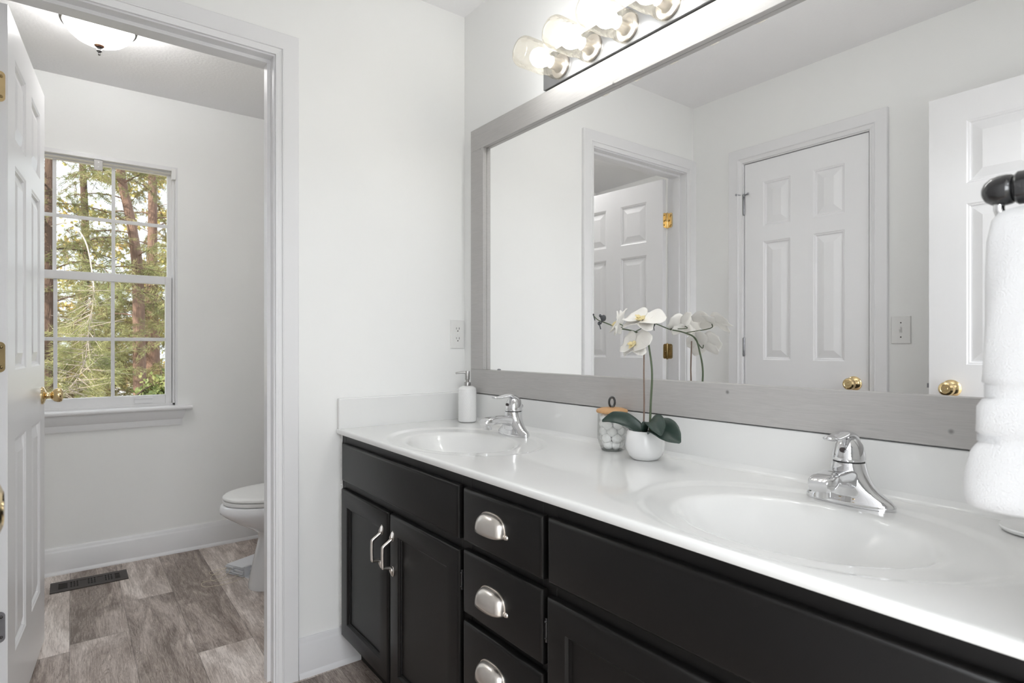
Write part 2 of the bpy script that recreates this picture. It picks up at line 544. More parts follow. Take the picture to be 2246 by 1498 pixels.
struct(MB().box(XT - 0.12, XT, Y1, 3.75, 0, H), 'wall_toilet_west', M['wall'], 'end wall of the toilet room beyond the open door', 'wall')
EN0, EN1 = -0.115, 0.655
w = MB()
w.box(XW - 0.14, EN0 - 0.018, -0.065, YS, 0, H); w.box(EN1 + 0.018, XM, -0.065, YS, 0, H); w.box(EN0 - 0.018, EN1 + 0.018, -0.065, YS, OPT + 0.018, H)
struct(w, 'wall_south', M['wall'], 'off white wall with the entry doorway the camera stands in', 'wall')
# bedroom behind the camera
b = MB(); b.box(-2.2, -2.1, -3.6, -0.065, 0, H); b.box(2.3, 2.4, -3.6, -0.065, 0, H); b.box(-2.2, 2.4, -3.7, -3.6, 0, H)
b.box(-2.2, XW - 0.14, -0.065, YS, 0, H); b.box(XM, 2.4, -0.065, YS, 0, H)
struct(b, 'wall_bedroom', M['wall'], 'plain walls of the bedroom behind the entry doorway', 'wall')
struct(MB().box(-2.2, 2.4, -3.7, -0.065, H, H + 0.1), 'ceiling_bedroom', M['ceiling'], 'plain ceiling of the bedroom behind the entry doorway', 'ceiling')
struct(MB().box(-2.2, 2.4, -3.7, -0.10, -0.06, -0.001), 'floor_bedroom', M['carpet'], 'beige bedroom carpet behind the entry doorway', 'floor')

# ---- baseboards
BPROF = [(0.0, 0.0), (0.019, 0.0), (0.019, 0.008), (0.016, 0.014), (0.013, 0.018), (0.013, 0.106), (0.011, 0.112), (0.0085, 0.118), (0.0085, 0.122), (0.005, 0.131), (0.0, 0.131)]
def baseboard(name, a, b, nrm, label):
    a, b, nrm = Vector(a), Vector(b), Vector(nrm)
    rings = [[p + nrm * t + Vector((0, 0, z)) for t, z in BPROF] for p in (a, b)]
    struct(MB().loft(rings), name, M['base'], label, 'baseboard', smooth=30)
baseboard('baseboard_north', (XT, Y2, 0), (XM, Y2, 0), (0, -1, 0), 'white baseboard under the window along the far wall')
baseboard('baseboard_partition', (0.606, Y1, 0), (XM, Y1, 0), (0, -1, 0), 'white baseboard between door casing and black vanity')
baseboard('baseboard_west', (XW, CL0 - 0.09, 0), (XW, YS, 0), (1, 0, 0), 'white baseboard on the wall beside the closet door')
baseboard('baseboard_toilet_west', (XT, YT, 0), (XT, Y2, 0), (1, 0, 0), 'white baseboard at the end of the toilet room')

# ---- casings and jambs
CPROF = [(0.0, 0.0), (0.0, 0.009), (0.007, 0.011), (0.008, 0.0095), (0.0185, 0.0125), (0.0195, 0.0165), (0.022, 0.0175), (0.024, 0.0155), (0.066, 0.0185), (0.069, 0.0185), (0.0715, 0.016), (0.0715, 0.0)]
def casing(mb, o, xd, nrm, x0, x1, zt):
    """U-shaped door casing. o: point on wall plane at x=0,z=0; xd: wall direction; x0<x1 inner edges; zt inner top."""
    o, xd, nrm = Vector(o), Vector(xd), Vector(nrm); U = Vector((0, 0, 1))
    rings = []
    for k in range(4):
        ring = []
        for w_, t in CPROF:
            x = x0 - w_ if k < 2 else x1 + w_
            z = 0 if k in (0, 3) else zt + w_
            ring.append(o + xd * x + U * z + nrm * t)
        rings.append(ring)
    mb.loft(rings)
t1 = MB()
casing(t1, (0, Y1, 0), (1, 0, 0), (0, -1, 0), OPL - 0.005, OPR + 0.005, OPT + 0.005)
casing(t1, (0, YT, 0), (1, 0, 0), (0, 1, 0), OPL - 0.005, OPR + 0.005, OPT + 0.005)
t1.box(OPR, OPR + 0.018, Y1, YT, 0, OPT + 0.018); t1.box(OPL - 0.018, OPL, Y1, YT, 0, OPT + 0.018); t1.box(OPL, OPR, Y1, YT, OPT, OPT + 0.018)
ST0, ST1 = 2.034, 2.072
t1.box(OPR - 0.011, OPR + 0.001, ST0, ST1, 0, OPT - 0.0115); t1.box(OPL - 0.001, OPL + 0.011, ST0, ST1, 0, OPT - 0.0115); t1.box(OPL - 0.001, OPR + 0.001, ST0, ST1, OPT - 0.011, OPT + 0.001)
struct(t1, 'trim_1', M['trim'], 'white moulded casing and jamb around the toilet room doorway', 'door casing', smooth=12)
t2 = MB()
casing(t2, (XW, 0, 0), (0, 1, 0), (1, 0, 0), CL0 - 0.005, CL1 + 0.005, CLT + 0.005)
t2.box(XW - 0.12, XW, CL0 - 0.018, CL0, 0, CLT + 0.018); t2.box(XW - 0.12, XW, CL1, CL1 + 0.018, 0, CLT + 0.018); t2.box(XW - 0.12, XW, CL0, CL1, CLT, CLT + 0.018)
struct(t2, 'trim_2', M['trim'], 'white moulded casing around the closet door in the mirror', 'door casing', smooth=12)
t3 = MB()
casing(t3, (0, YS, 0), (1, 0, 0), (0, 1, 0), EN0 - 0.005, EN1 + 0.005, OPT + 0.005)
t3.box(EN0 - 0.018, EN0, -0.065, YS, 0, OPT + 0.018); t3.box(EN1, EN1 + 0.018, -0.065, YS, 0, OPT + 0.018); t3.box(EN0, EN1, -0.065, YS, OPT, OPT + 0.018)
struct(t3, 'trim_3', M['trim'], 'white casing and jamb of the entry doorway around the camera', 'door casing', smooth=12)

# ---- six-panel doors
def door_slab(w_, h, t):
    """Six-panel door, hinge edge at x=0, faces at y=0 and y=t."""
    s = 0.155 * w_ if w_ > 0.65 else 0.17 * w_
    mid = 0.155 * w_ if w_ > 0.65 else 0.185 * w_
    pw = (w_ - 2 * s - mid) / 2
    xs = [0, s, s + pw, s + pw + mid, w_ - s, w_]
    zs = [0, 0.215, 0.835, 1.035, 1.63, 1.705, h - 0.108, h]
    mb = MB()
    for y, d in ((0, 1), (t, -1)):
        for i in range(5):
            for j in range(7):
                x0, x1, z0, z1 = xs[i], xs[i + 1], zs[j], zs[j + 1]
                if i in (1, 3) and j in (1, 3, 5):
                    steps = [(0, 0), (0.005, 0.0035), (0.008, 0.0035), (0.012, 0.010), (0.016, 0.010), (0.048, 0.0015)]
                    loops = []
                    for ins, dep in steps:
                        loops.append([Vector((x0 + ins, y + d * dep, z0 + ins)), Vector((x1 - ins, y + d * dep, z0 + ins)), Vector((x1 - ins, y + d * dep, z1 - ins)), Vector((x0 + ins, y + d * dep, z1 - ins))])
                    vs = [p for l in loops for p in l]; fs = []
                    for a in range(len(loops) - 1):
                        for k in range(4):
                            fs.append((a * 4 + k, a * 4 + (k + 1) % 4, a * 4 + 4 + (k + 1) % 4, a * 4 + 4 + k))
                    n = (len(loops) - 1) * 4
                    fs.append((n, n + 1, n + 2, n + 3)); mb.add(vs, fs)
                else:
                    mb.add([(x0, y, z0), (x1, y, z0), (x1, y, z1), (x0, y, z1)], [(0, 1, 2, 3)])
    e = [(0, 0), (w_, 0)]
    for i in range(5):
        for z in (0, h): mb.add([(xs[i], 0, z), (xs[i + 1], 0, z), (xs[i + 1], t, z), (xs[i], t, z)], [(0, 1, 2, 3)])
    for j in range(7):
        for x in (0, w_): mb.add([(x, 0, zs[j]), (x, 0, zs[j + 1]), (x, t, zs[j + 1]), (x, t, zs[j])], [(0, 1, 2, 3)])
    return mb

KNOB = [(0.0325, 0.0), (0.0325, 0.003), (0.029, 0.007), (0.020, 0.010), (0.0125, 0.013), (0.0105, 0.018), (0.0115, 0.026), (0.017, 0.030), (0.0235, 0.037), (0.0265, 0.046), (0.0265, 0.053), (0.0235, 0.059), (0.017, 0.0615), (0.0155, 0.0600), (0.0085, 0.0600), (0.007, 0.062), (0.0001, 0.062)]
def door_knob(parent, x, y, z, side, keyed=True):
    """side: -1 for the y=0 face, +1 for the y=t face."""
    mb = MB(); mb.lathe([(r, side * t) for r, t in KNOB], (x, y, z), 'y', 32)
    k = mb.build('door_knob', M['brass'], parent, smooth=40)
    return k

def hinge(parent, x, y, z, xdir, ydir, m, up=0.085, name='hinge'):
    """Butt hinge: two leaves and a knuckle barrel, rounded corners."""
    mb = MB()
    mb.lathe([(0.0001, -up / 2 - 0.004), (0.004, -up / 2 - 0.003), (0.0055, -up / 2), (0.0055, up / 2), (0.004, up / 2 + 0.003), (0.0001, up / 2 + 0.004)], (x, y, z), 'z', 12)
    return mb.build(name, m, parent, smooth=40)

def leaf_plate(mb, o, a, n, w_, h, r=0.015, t=0.002, side=1):
    """Rounded plate from o along a (unit) by w_, height h centred on o.z, facing n. Corners round away from o."""
    o, a, n = Vector(o), Vector(a), Vector(n); U = Vector((0, 0, 1)); pts = [(0, -h / 2)]
    for k in range(7):
        ang = -PI / 2 + k / 6 * PI / 2
        pts.append((w_ - r + r * math.cos(ang), -h / 2 + r + r * math.sin(ang)))
    for k in range(7):
        ang = k / 6 * PI / 2
        pts.append((w_ - r + r * math.cos(ang), h / 2 - r + r * math.sin(ang)))
    pts.append((0, h / 2))
    mb.loft([[o + a * x + U * z for x, z in pts], [o + a * x + U * z + n * t for x, z in pts]])

def screws(mb, o, a, n, w_, h):
    o, a, n = Vector(o), Vector(a), Vector(n)
    for x, z in ((w_ * 0.72, h * 0.33), (w_ * 0.40, 0), (w_ * 0.72, -h * 0.33)):
        c = o + a * x + Vector((0, 0, z)) + n * 0.002
        mb.ball(c, 0.0042, 10, 6, (1, 1, 1))

# door_1: toilet room door, hinged west, opened into the toilet room
DT = 0.035
d1 = door_slab(0.700, 2.046, DT).build('door_1', M['door'], smooth=6)
tag(d1, 'white six panel door standing open into the toilet room', 'door', kind='structure')
ANG = math.radians(85.2)
# local: hinge edge x=0 ; y=0 face is the vanity-side face when closed; pivot at toilet-room face
pv = Vector((-0.181, 2.121, 0))
d1.rotation_euler = (0, 0, ANG)
d1.location = pv + Euler((0, 0, ANG)).to_matrix() @ Vector((0.003, -0.040, 0.010))
door_knob(d1, 0.638, 0.0, 0.922, -1)
door_knob(d1, 0.638, DT, 0.922, 1)
lt = MB(); lt.box(0.6985, 0.7012, 0.006, DT - 0.006, 0.895, 0.95); lt.box(0.70, 0.708, 0.012, DT - 0.012, 0.912, 0.932)
lt.build('latch', M['brass'], d1)
for z, m in ((1.826, 'brass'), (1.084, 'aged'), (0.344, 'steel')):
    zz = z - 0.010
    hb = hinge(d1, -0.004, DT + 0.004, zz, 1, 1, M[m])
    lf = MB(); leaf_plate(lf, (0.0, DT, zz), (0, -1, 0), (-1, 0, 0), 0.030, 0.084, 0.012)
    leaf = lf.build('hinge_leaf', M[m], hb, smooth=40)
    sc = MB(); screws(sc, (0.0, DT, zz), (0, -1, 0), (-1, 0, 0), 0.030, 0.084)
    sc.build('screws', M['pewter' if m == 'steel' else 'aged'], hb, smooth=60)
# jamb leaves of the same hinges belong to the casing
trim1 = bpy.data.objects['trim_1']
for z, m in ((1.826, 'brass'), (1.084, 'aged'), (0.344, 'steel')):
    lf = MB(); leaf_plate(lf, (OPL, 2.118, z), (0, -1, 0), (1, 0, 0), 0.034, 0.084, 0.012)
    j = lf.build('hinge_leaf', M[m], trim1, smooth=40)
    sc = MB(); screws(sc, (OPL, 2.118, z), (0, -1, 0), (1, 0, 0), 0.034, 0.084)
    sc.build('screws', M['aged'], j, smooth=60)

# door_2: closed closet door in the west wall (faces +X); hinge side at larger Y
cw = CL1 - CL0 - 0.007
d2 = door_slab(cw, 2.038, DT).build('door_2', M['door'], smooth=6)
tag(d2, 'closed narrow white six panel closet door, seen in the mirror', 'door', kind='structure')
d2.rotation_euler = (0, 0, -PI / 2)           # local x -> -Y, local y -> +X
d2.location = (XW - 0.004 - DT, CL1 - 0.0035, 0.010)
door_knob(d2, cw - 0.060, DT, 0.937, 1)
for z in (1.837, 1.109, 0.34):
    hb = hinge(d2, -0.003, DT + 0.004, z - 0.01, 1, 1, M['steel'], 0.09)
    if z > 1.8:
        st = MB(); st.tube([(0.022, DT + 0.012, z + 0.047), (0.0, DT + 0.006, z + 0.044), (-0.034, DT + 0.020, z + 0.052)], 0.003, 8)
        st.ball((0.024, DT + 0.012, z + 0.047), 0.006, 10, 6); st.ball((-0.036, DT + 0.021, z + 0.052), 0.006, 10, 6)
        st.lathe([(0.0065, z + 0.038), (0.0065, z + 0.052)], (-0.003, DT + 0.004, 0), 'z', 10)
        st.build('door_stop', M['steel'], hb, smooth=40)

# door_3: entry door, open against the west wall, hinged beside the doorway
d3 = door_slab(0.762, 2.046, DT).build('door_3', M['door'], smooth=6)
tag(d3, 'wide white entry door folded open near the light switch, seen in the mirror', 'door', kind='structure')
d3.rotation_euler = (0, 0, math.radians(90.6))
d3.location = (-0.108, 0.068, 0.010)
door_knob(d3, 0.690, 0.0, 0.945, -1)
door_knob(d3, 0.690, DT, 0.945, 1)
lt = MB(); lt.box(0.7605, 0.7632, 0.006, DT - 0.006, 0.925, 0.975); lt.box(0.762, 0.772, 0.010, DT - 0.012, 0.943, 0.96)
lt.build('latch', M['steel'], d3)
for z in (1.83, 1.084, 0.344):
    hinge(d3, -0.003, DT + 0.004, z, 1, 1, M['brass'])

# ---- window
wy = Y2 + 0.022                     # inner face of the vinyl unit
wf = MB()
FL, FR, FB, FT = WL + 0.010, WR - 0.010, WB, WT - 0.020
# wood returns lining the opening

# vinyl frame with stepped tracks
for x0, x1 in ((FL, FL + 0.026), (FR - 0.026, FR)):
    wf.box(x0, x1, wy + 0.030, wy + 0.085, FB, FT)
for s_, x in ((1, FL), (-1, FR)):
    a, b_ = (x, x + s_ * 0.012); wf.box(min(a, b_), max(a, b_), wy, wy + 0.085, FB, FT)
wf.box(FL, FR, wy, wy + 0.085, FT - 0.009, FT); wf.box(FL, FR, wy, wy + 0.085, FB, FB + 0.012)
wl_ = MB(); wl_.box(WL, WL + 0.0098, Y2 - 0.003, Y2 + 0.14, WB, WT); wl_.box(WR - 0.0098, WR, Y2 - 0.003, Y2 + 0.14, WB, WT); wl_.box(WL + 0.0098, WR - 0.0098, Y2 - 0.003, Y2 + 0.14, WT - 0.0198, WT)
win = struct(wf, 'window_1', M['vinyl'], 'white double hung window with grilles, half hidden by the door', 'window', bevel=0.0015)
wl_.build('window_jamb', M['base'], win)
def sash(name, y0, y1, z0, z1, stile, top, bot):
    x0, x1 = FL + 0.014, FR - 0.014
    s_ = MB(); s_.box(x0, x0 + stile, y0, y1, z0, z1); s_.box(x1 - stile, x1, y0, y1, z0, z1)
    s_.box(x0 + stile, x1 - stile, y0, y1, z0, z0 + bot); s_.box(x0 + stile, x1 - stile, y0, y1, z1 - top, z1)
    so = s_.build(name, M['vinyl'], win, bevel=0.0025)
    gx0, gx1, gz0, gz1 = x0 + stile, x1 - stile, z0 + bot, z1 - top
    ym = (y0 + y1) / 2
    g = MB()
    for k in (1, 2):
        x = gx0 + (gx1 - gx0) * k / 3; g.box(x - 0.008, x + 0.008, ym - 0.006, ym + 0.004, gz0, gz1)
    zm = (gz0 + gz1) / 2 ; g.box(gx0, gx1, ym - 0.0055, ym + 0.0035, zm - 0.009, zm + 0.009)
    g.build('grille', M['vinyl'], so, bevel=0.0015)
    p = MB(); p.add([(gx0 - .004, ym + 0.006, gz0 - .004), (gx1 + .004, ym + 0.006, gz0 - .004), (gx1 + .004, ym + 0.006, gz1 + .004), (gx0 - .004, ym + 0.006, gz1 + .004)], [(0, 1, 2, 3)])
    p.build('pane', M['pane'], so)
    return so
sash('upper_sash', wy + 0.034, wy + 0.062, 1.452, FT - 0.004, 0.018, 0.011, 0.036)
lo = sash('lower_sash', wy + 0.004, wy + 0.032, FB + 0.008, 1.487, 0.030, 0.042, 0.050)
lt = MB(); lt.box(0.262, 0.345, wy - 0.006, wy + 0.006, FB + 0.040, FB + 0.046); lt.box(0.262, 0.345, wy - 0.002, wy + 0.006, FB + 0.018, FB + 0.044)
lt.build('lift_tab', M['vinyl'], lo, bevel=0.001)
# stool and apron
st = MB(); st.loft([[Vector((x, y, z)) for y, z in ((Y2 + 0.05, 0.772), (Y2 - 0.040, 0.772), (Y2 - 0.046, 0.776), (Y2 - 0.048, 0.782), (Y2 - 0.046, 0.789), (Y2 - 0.040, 0.794), (Y2 + 0.05, 0.796))] for x in (-0.42, 0.522)])
st.build('window_stool', M['trim'], win, smooth=30)
ap = MB(); APR = [(0.0, 0.690), (0.010, 0.690), (0.012, 0.700), (0.012, 0.722), (0.016, 0.726), (0.022, 0.742), (0.027, 0.758), (0.028, 0.772), (0.0, 0.772)]
ap.loft([[Vector((x + d * sx, Y2 - d, z)) for d, z in APR] for x, sx in ((-0.365, -1), (0.466, 1))])
ap.build('window_apron', M['trim'], win, smooth=25)
# brackets left over from a blind
def bracket_center():
    t = thing('blind_bracket', 'small clear and metal blind bracket at the middle top of the window', 'bracket', (0.107, Y2 + 0.02, 2.065), group=None)
    o_ = t.location
    m = MB(o_); m.box(0.089, 0.1255, Y2 + 0.004, Y2 + 0.006, 2.002, 2.069); m.box(0.089, 0.1255, Y2 + 0.004, Y2 + 0.04, 2.066, 2.069)
    m.build('bracket_plate', mat('bracket_grey', (0.36, 0.35, 0.34), 0.35, 0.2, noise=0.1), t, bevel=0.001)
    h = MB(o_)
    for z in (2.020, 2.042): h.lathe([(0.0001, Y2 + 0.0030), (0.0035, Y2 + 0.0032), (0.0035, Y2 + 0.0045)], (0.108, 0, z), 'y', 10)
    h.build('screw', M['plastic'], t, smooth=40)
bracket_center()
t = thing('blind_bracket', 'white box shaped blind bracket in the upper right window corner', 'bracket', (0.442, Y2 + 0.01, 2.03))
m = MB(t.location); m.box(0.429, 0.4495, Y2 - 0.008, Y2 + 0.03, 2.012, 2.018); m.box(0.446, 0.4495, Y2 - 0.008, Y2 + 0.03, 2.012, 2.066); m.box(0.429, 0.4495, Y2 - 0.008, Y2 + 0.03, 2.062, 2.066); m.box(0.4285, 0.4495, Y2 + 0.026, Y2 + 0.03, 2.012, 2.066)
m.build('bracket_box', M['plastic'], t, bevel=0.001)
m = MB(t.location); m.box(0.427, 0.447, Y2 - 0.0105, Y2 - 0.008, 2.008, 2.068); m.build('bracket_gate', M['plastic'], t, bevel=0.001)

# ------------------------------------------------------------------ vanity
VF = 0.757          # face frame plane
VD = 0.740          # front of doors and drawers
VY0, VY1 = 0.060, 1.988
van = thing('vanity_cabinet', 'long black double sink vanity cabinet with nickel pulls', 'bathroom vanity', (1.0, 1.02, 0))
vo = van.location
def V(): return MB(vo)
c = V()
ZB, ZT = 0.100, 0.8075
c.box(VF, VF + 0.019, VY1 - 0.034, VY1, ZB, ZT)                       # left stile with scribe
c.box(VF, VF + 0.019, VY0, VY0 + 0.034, ZB, ZT)
for ya, yb in ((1.160, 1.205), (0.858, 0.900)): c.box(VF, VF + 0.019, ya, yb, ZB, ZT)
c.box(VF + 0.0005, VF + 0.018, VY0 + 0.001, VY1 - 0.001, 0.770, ZT - 0.0005); c.box(VF + 0.0005, VF + 0.018, VY0 + 0.001, VY1 - 0.001, ZB + 0.0005, 0.135); c.box(VF + 0.0005, VF + 0.018, VY0 + 0.001, VY1 - 0.001, 0.615, 0.660)
for z in (0.468, ): c.box(VF + 0.0008, VF + 0.018, 0.88, 1.18, z - 0.012, z + 0.02)
c.box(VF + 0.019, XM - 0.004, VY1 - 0.016, VY1, ZB, ZT); c.box(VF + 0.019, XM - 0.004, VY0, VY0 + 0.016, ZB, ZT)
c.box(VF + 0.019, XM - 0.004, VY0, VY1, ZB, ZB + 0.016); c.box(XM - 0.016, XM - 0.004, VY0, VY1, ZB, 0.62)
for y in (1.182, 0.879): c.box(VF + 0.019, XM - 0.004, y - 0.008, y + 0.008, ZB, 0.62)
c.build('carcass', M['cab'], van, bevel=0.001)
V().box(0.822, 0.838, VY0, VY1, 0.0, ZB).build('toe_kick', M['cab'], van)

def slab_front(y0, y1, z0, z1, name, parent):
    """Flat front with a routed, rounded edge."""
    mb = V(); T = VF - 0.0005; rings = []
    for ins, x in ((0.0, T), (0.0, VD + 0.008), (0.0012, VD + 0.0045), (0.004, VD + 0.0015), (0.0085, VD)):
        rings.append([(x, y0 + ins, z0 + ins), (x, y1 - ins, z0 + ins), (x, y1 - ins, z1 - ins), (x, y0 + ins, z1 - ins)])
    mb.loft([[Vector(p) for p in r] for r in rings])
    return mb.build(name, M['cab'], parent, smooth=30)

def shaker(y0, y1, z0, z1, parent):
    mb = V(); T = VF - 0.0005; R = 0.055
    prof = [(0.0, T), (0.0, VD + 0.008), (0.0012, VD + 0.0045), (0.004, VD + 0.0015), (0.0085, VD), (R, VD), (R + 0.002, VD + 0.002), (R + 0.004, VD + 0.006), (R + 0.008, VD + 0.0065), (R + 0.009, VD + 0.010)]
    rings = [[Vector((x, y0 + i, z0 + i)), Vector((x, y1 - i, z0 + i)), Vector((x, y1 - i, z1 - i)), Vector((x, y0 + i, z1 - i))] for i, x in prof]
    mb.loft(rings)
    return mb.build('door', M['cab'], parent, smooth=30)

def bar_pull(parent, y, zt, zb):
    """Nickel pull with pointed leaf feet and an offset grip."""
    mb = V(); x = VD
    path = bez([(x - 0.003, y, zt - 0.004), (x - 0.004, y, zt - 0.018), (x - 0.007, y, zt - 0.026), (x - 0.028, y, zt - 0.040), (x - 0.0315, y, zt - 0.044), (x - 0.032, y, zt - 0.050), (x - 0.0325, y, (zt + zb) / 2), (x - 0.032, y, zb + 0.040), (x - 0.0315, y, zb + 0.034), (x - 0.028, y, zb + 0.031), (x - 0.007, y, zb + 0.027), (x - 0.004, y, zb + 0.018), (x - 0.003, y, zb + 0.004)], 5)
    n = len(path); rad = []
    for i in range(n):
        t = i / (n - 1); e = min(t, 1 - t)
        rad.append(0.0016 + 0.0052 * math.sin(min(1, e / 0.10) * PI / 2) if e < 0.10 else 0.0068 - 0.0024 * min(1, (e - 0.10) / 0.10) + 0.0004 * math.sin(t * PI))
    mb.tube(path, rad, 10)
    for z in (zt - 0.016, zb + 0.016):
        mb.ball((x - 0.001, y, z), 0.010, 14, 8, (0.28, 0.78, 1.55))
    return mb.build('pull_handle', M['nickel'], parent, smooth=60)

def cup_pull(parent, yc, zc):
    mb = V(); A, P_, Hh = 0.047, 0.027, 0.042
    def f(u, v):
        a = u * PI; b = v * PI / 2
        cu, su = sgn(math.cos(a), 0.75), sgn(math.sin(a), 0.62)
        return Vector((VD - P_ * su * sgn(math.cos(b), 0.8), yc + A * cu, zc + Hh * su * sgn(math.sin(b), 0.8)))
    mb.grid(f, 28, 12)
    o_ = mb.build('cup_pull', M['nickel'], parent, smooth=60, solid=0.0018)
    fl = V(); rings = []
    for x in (VD + 0.0002, VD - 0.0022):
        ring = []
        for k in range(29):
            a = k / 28 * PI
            ring.append(Vector((x, yc + (A + 0.0035) * sgn(math.cos(a), 0.75), zc - 0.002 + (Hh + 0.005) * sgn(math.sin(a), 0.62))))
        rings.append(ring)
    fl.loft(rings)
    for s_ in (-1, 1): fl.lathe([(0.0001, -0.004), (0.003, -0.0036), (0.0045, -0.002), (0.0052, 0.0)], (VD, yc + s_ * (A + 0.005), zc + 0.003), 'x', 12)
    fl.build('backing', M['nickel'], o_, smooth=40)
    return o_

def small_hinge(y, z):
    m_ = V(); m_.lathe([(0.0035, -0.024), (0.0035, 0.024)], (VD + 0.008, y, z), 'z', 10); m_.box(VD + 0.006, VF, y - 0.0035, y + 0.0035, z - 0.02, z + 0.02)
    for dz in (-0.016, 0.016): m_.ball((VD + 0.005, y, z + dz), 0.0025, 8, 6)
    return m_.build('hinge', M['black'], van, smooth=40)

slab_front(1.199, 1.957, 0.651, 0.780, 'false_front', van)
slab_front(0.108, 0.869, 0.651, 0.780, 'false_front', van)
dd = shaker(1.589, 1.962, 0.118, 0.6245, van); bar_pull(dd, 1.626, 0.582, 0.448)
dd = shaker(1.196, 1.577, 0.118, 0.6245, van); bar_pull(dd, 1.552, 0.582, 0.448)
dd = shaker(0.489, 0.872, 0.118, 0.6245, van); bar_pull(dd, 0.516, 0.582, 0.448)
dd = shaker(0.108, 0.478, 0.118, 0.6245, van); bar_pull(dd, 0.451, 0.582, 0.448)
for z0, z1, zp in ((0.6515, 0.7785, 0.7020), (0.4835, 0.6330, 0.5370), (0.1200, 0.4650, 0.3720)):
    dr = slab_front(0.885, 1.177, z0, z1, 'drawer', van); cup_pull(dr, 1.053, zp)
small_hinge(1.1905, 0.555); small_hinge(0.8785, 0.555); small_hinge(1.1905, 0.19); small_hinge(0.8785, 0.19)

cb = V(); rr = random.Random(2); cp = []; cr_ = []
for i in range(120):
    cp.append((VF - 0.001 + rr.uniform(-0.0015, 0.0015), VY1 + 0.0035 + rr.uniform(-0.002, 0.002), 0.135 + 0.667 * i / 119)); cr_.append(0.0042 + rr.uniform(-0.0018, 0.0016))
cb.tube(cp, cr_, 7)
cbo = cb.build('caulk_bead', M['plastic'], van, smooth=60); cbo['label'] = 'ragged white caulk line along the wall'

# ---- vanity top with two integral oval basins
top = thing('countertop', 'glossy white double basin countertop with splash', 'countertop', (1.0, 1.02, 0.80))
TX0, TX1, TY0, TY1 = 0.737, XM - 0.001, YS + 0.001, Y1 - 0.001
BAS = ((0.955, 0.492), (0.955, 1.531))
def hgt(x, y):
    z = 0.0
    for cx, cy in BAS:
        e2 = math.sqrt(((x - 0.968) / 0.208) ** 2 + ((y - cy) / 0.285) ** 2)
        if e2 < 1.06:
            t = min(1, max(0, (1.06 - e2) / 0.10)); z -= 0.0045 * t * t * (3 - 2 * t)
        e = math.sqrt(((x - cx) / 0.150) ** 2 + ((y - cy) / 0.202) ** 2)
        g = 0.125 * (1 - min(e, 1.6) ** 2.3)
        k = 0.008
        z -= k * math.log1p(math.exp(max(-40, min(40, g / k)))) if g / k < 30 else g
    return z
tm = MB(top.location)
nx, ny = 104, 388
xs_ = [TX0 + 0.007 + (TX1 - TX0 - 0.007) * i / nx for i in range(nx + 1)]
ys_ = [TY0 + (TY1 - TY0) * j / ny for j in range(ny + 1)]
nose = [(TX0 + 0.030, 0.8075), (TX0 + 0.006, 0.8075), (TX0 + 0.002, 0.8090), (TX0, 0.813), (TX0, 0.8195), (TX0 + 0.0012, 0.8233), (TX0 + 0.0035, 0.8253)]
vs = []; fs = []
for y in ys_:
    for x, z in nose: vs.append((x, y, z))
    for x in xs_: vs.append((x, y, ZC + hgt(x, y)))
rw = len(nose) + nx + 1
for j in range(ny):
    for i in range(rw - 1): fs.append((j * rw + i, j * rw + i + 1, (j + 1) * rw + i + 1, (j + 1) * rw + i))
for j in (0, ny):
    fs.append(tuple(j * rw + i for i in range(len(nose) + 1)) + (len(vs),)) if False else None
tm.add(vs, [f_ for f_ in fs if f_])
tm.build('counter_slab', M['counter'], top, smooth=40)
s1 = MB(top.location); s1.box(XM - 0.021, XM - 0.001, TY0, TY1, ZC - 0.004, 0.9314); s1.build('back_splash', M['counter'], top, bevel=0.003)
s1 = MB(top.location); s1.box(TX0 + 0.003, XM - 0.021, TY1 - 0.019, TY1, ZC - 0.002, 0.9314); s1.build('side_splash', M['counter'], top, bevel=0.003)
s1 = MB(top.location); s1.loft([[Vector((XM - 0.021 - dx, y, ZC + dz)) for dx, dz in ((0, 0.014), (0.003, 0.006), (0.007, 0.002), (0.014, 0.0), (0, -0.002))] for y in (TY0, TY1)]); s1.build('cove', M['counter'], top, smooth=60)
for cx, cy in BAS:
    zb = ZC + hgt(cx, cy)
    d_ = MB(top.location); d_.lathe([(0.0001, 0.004), (0.016, 0.005), (0.0165, 0.002), (0.020, 0.002), (0.022, 0.0035), (0.024, 0.0025), (0.0245, -0.003)], (cx, cy, zb), 'z', 28)
    d_.build('drain', M['chrome'], top, smooth=40)

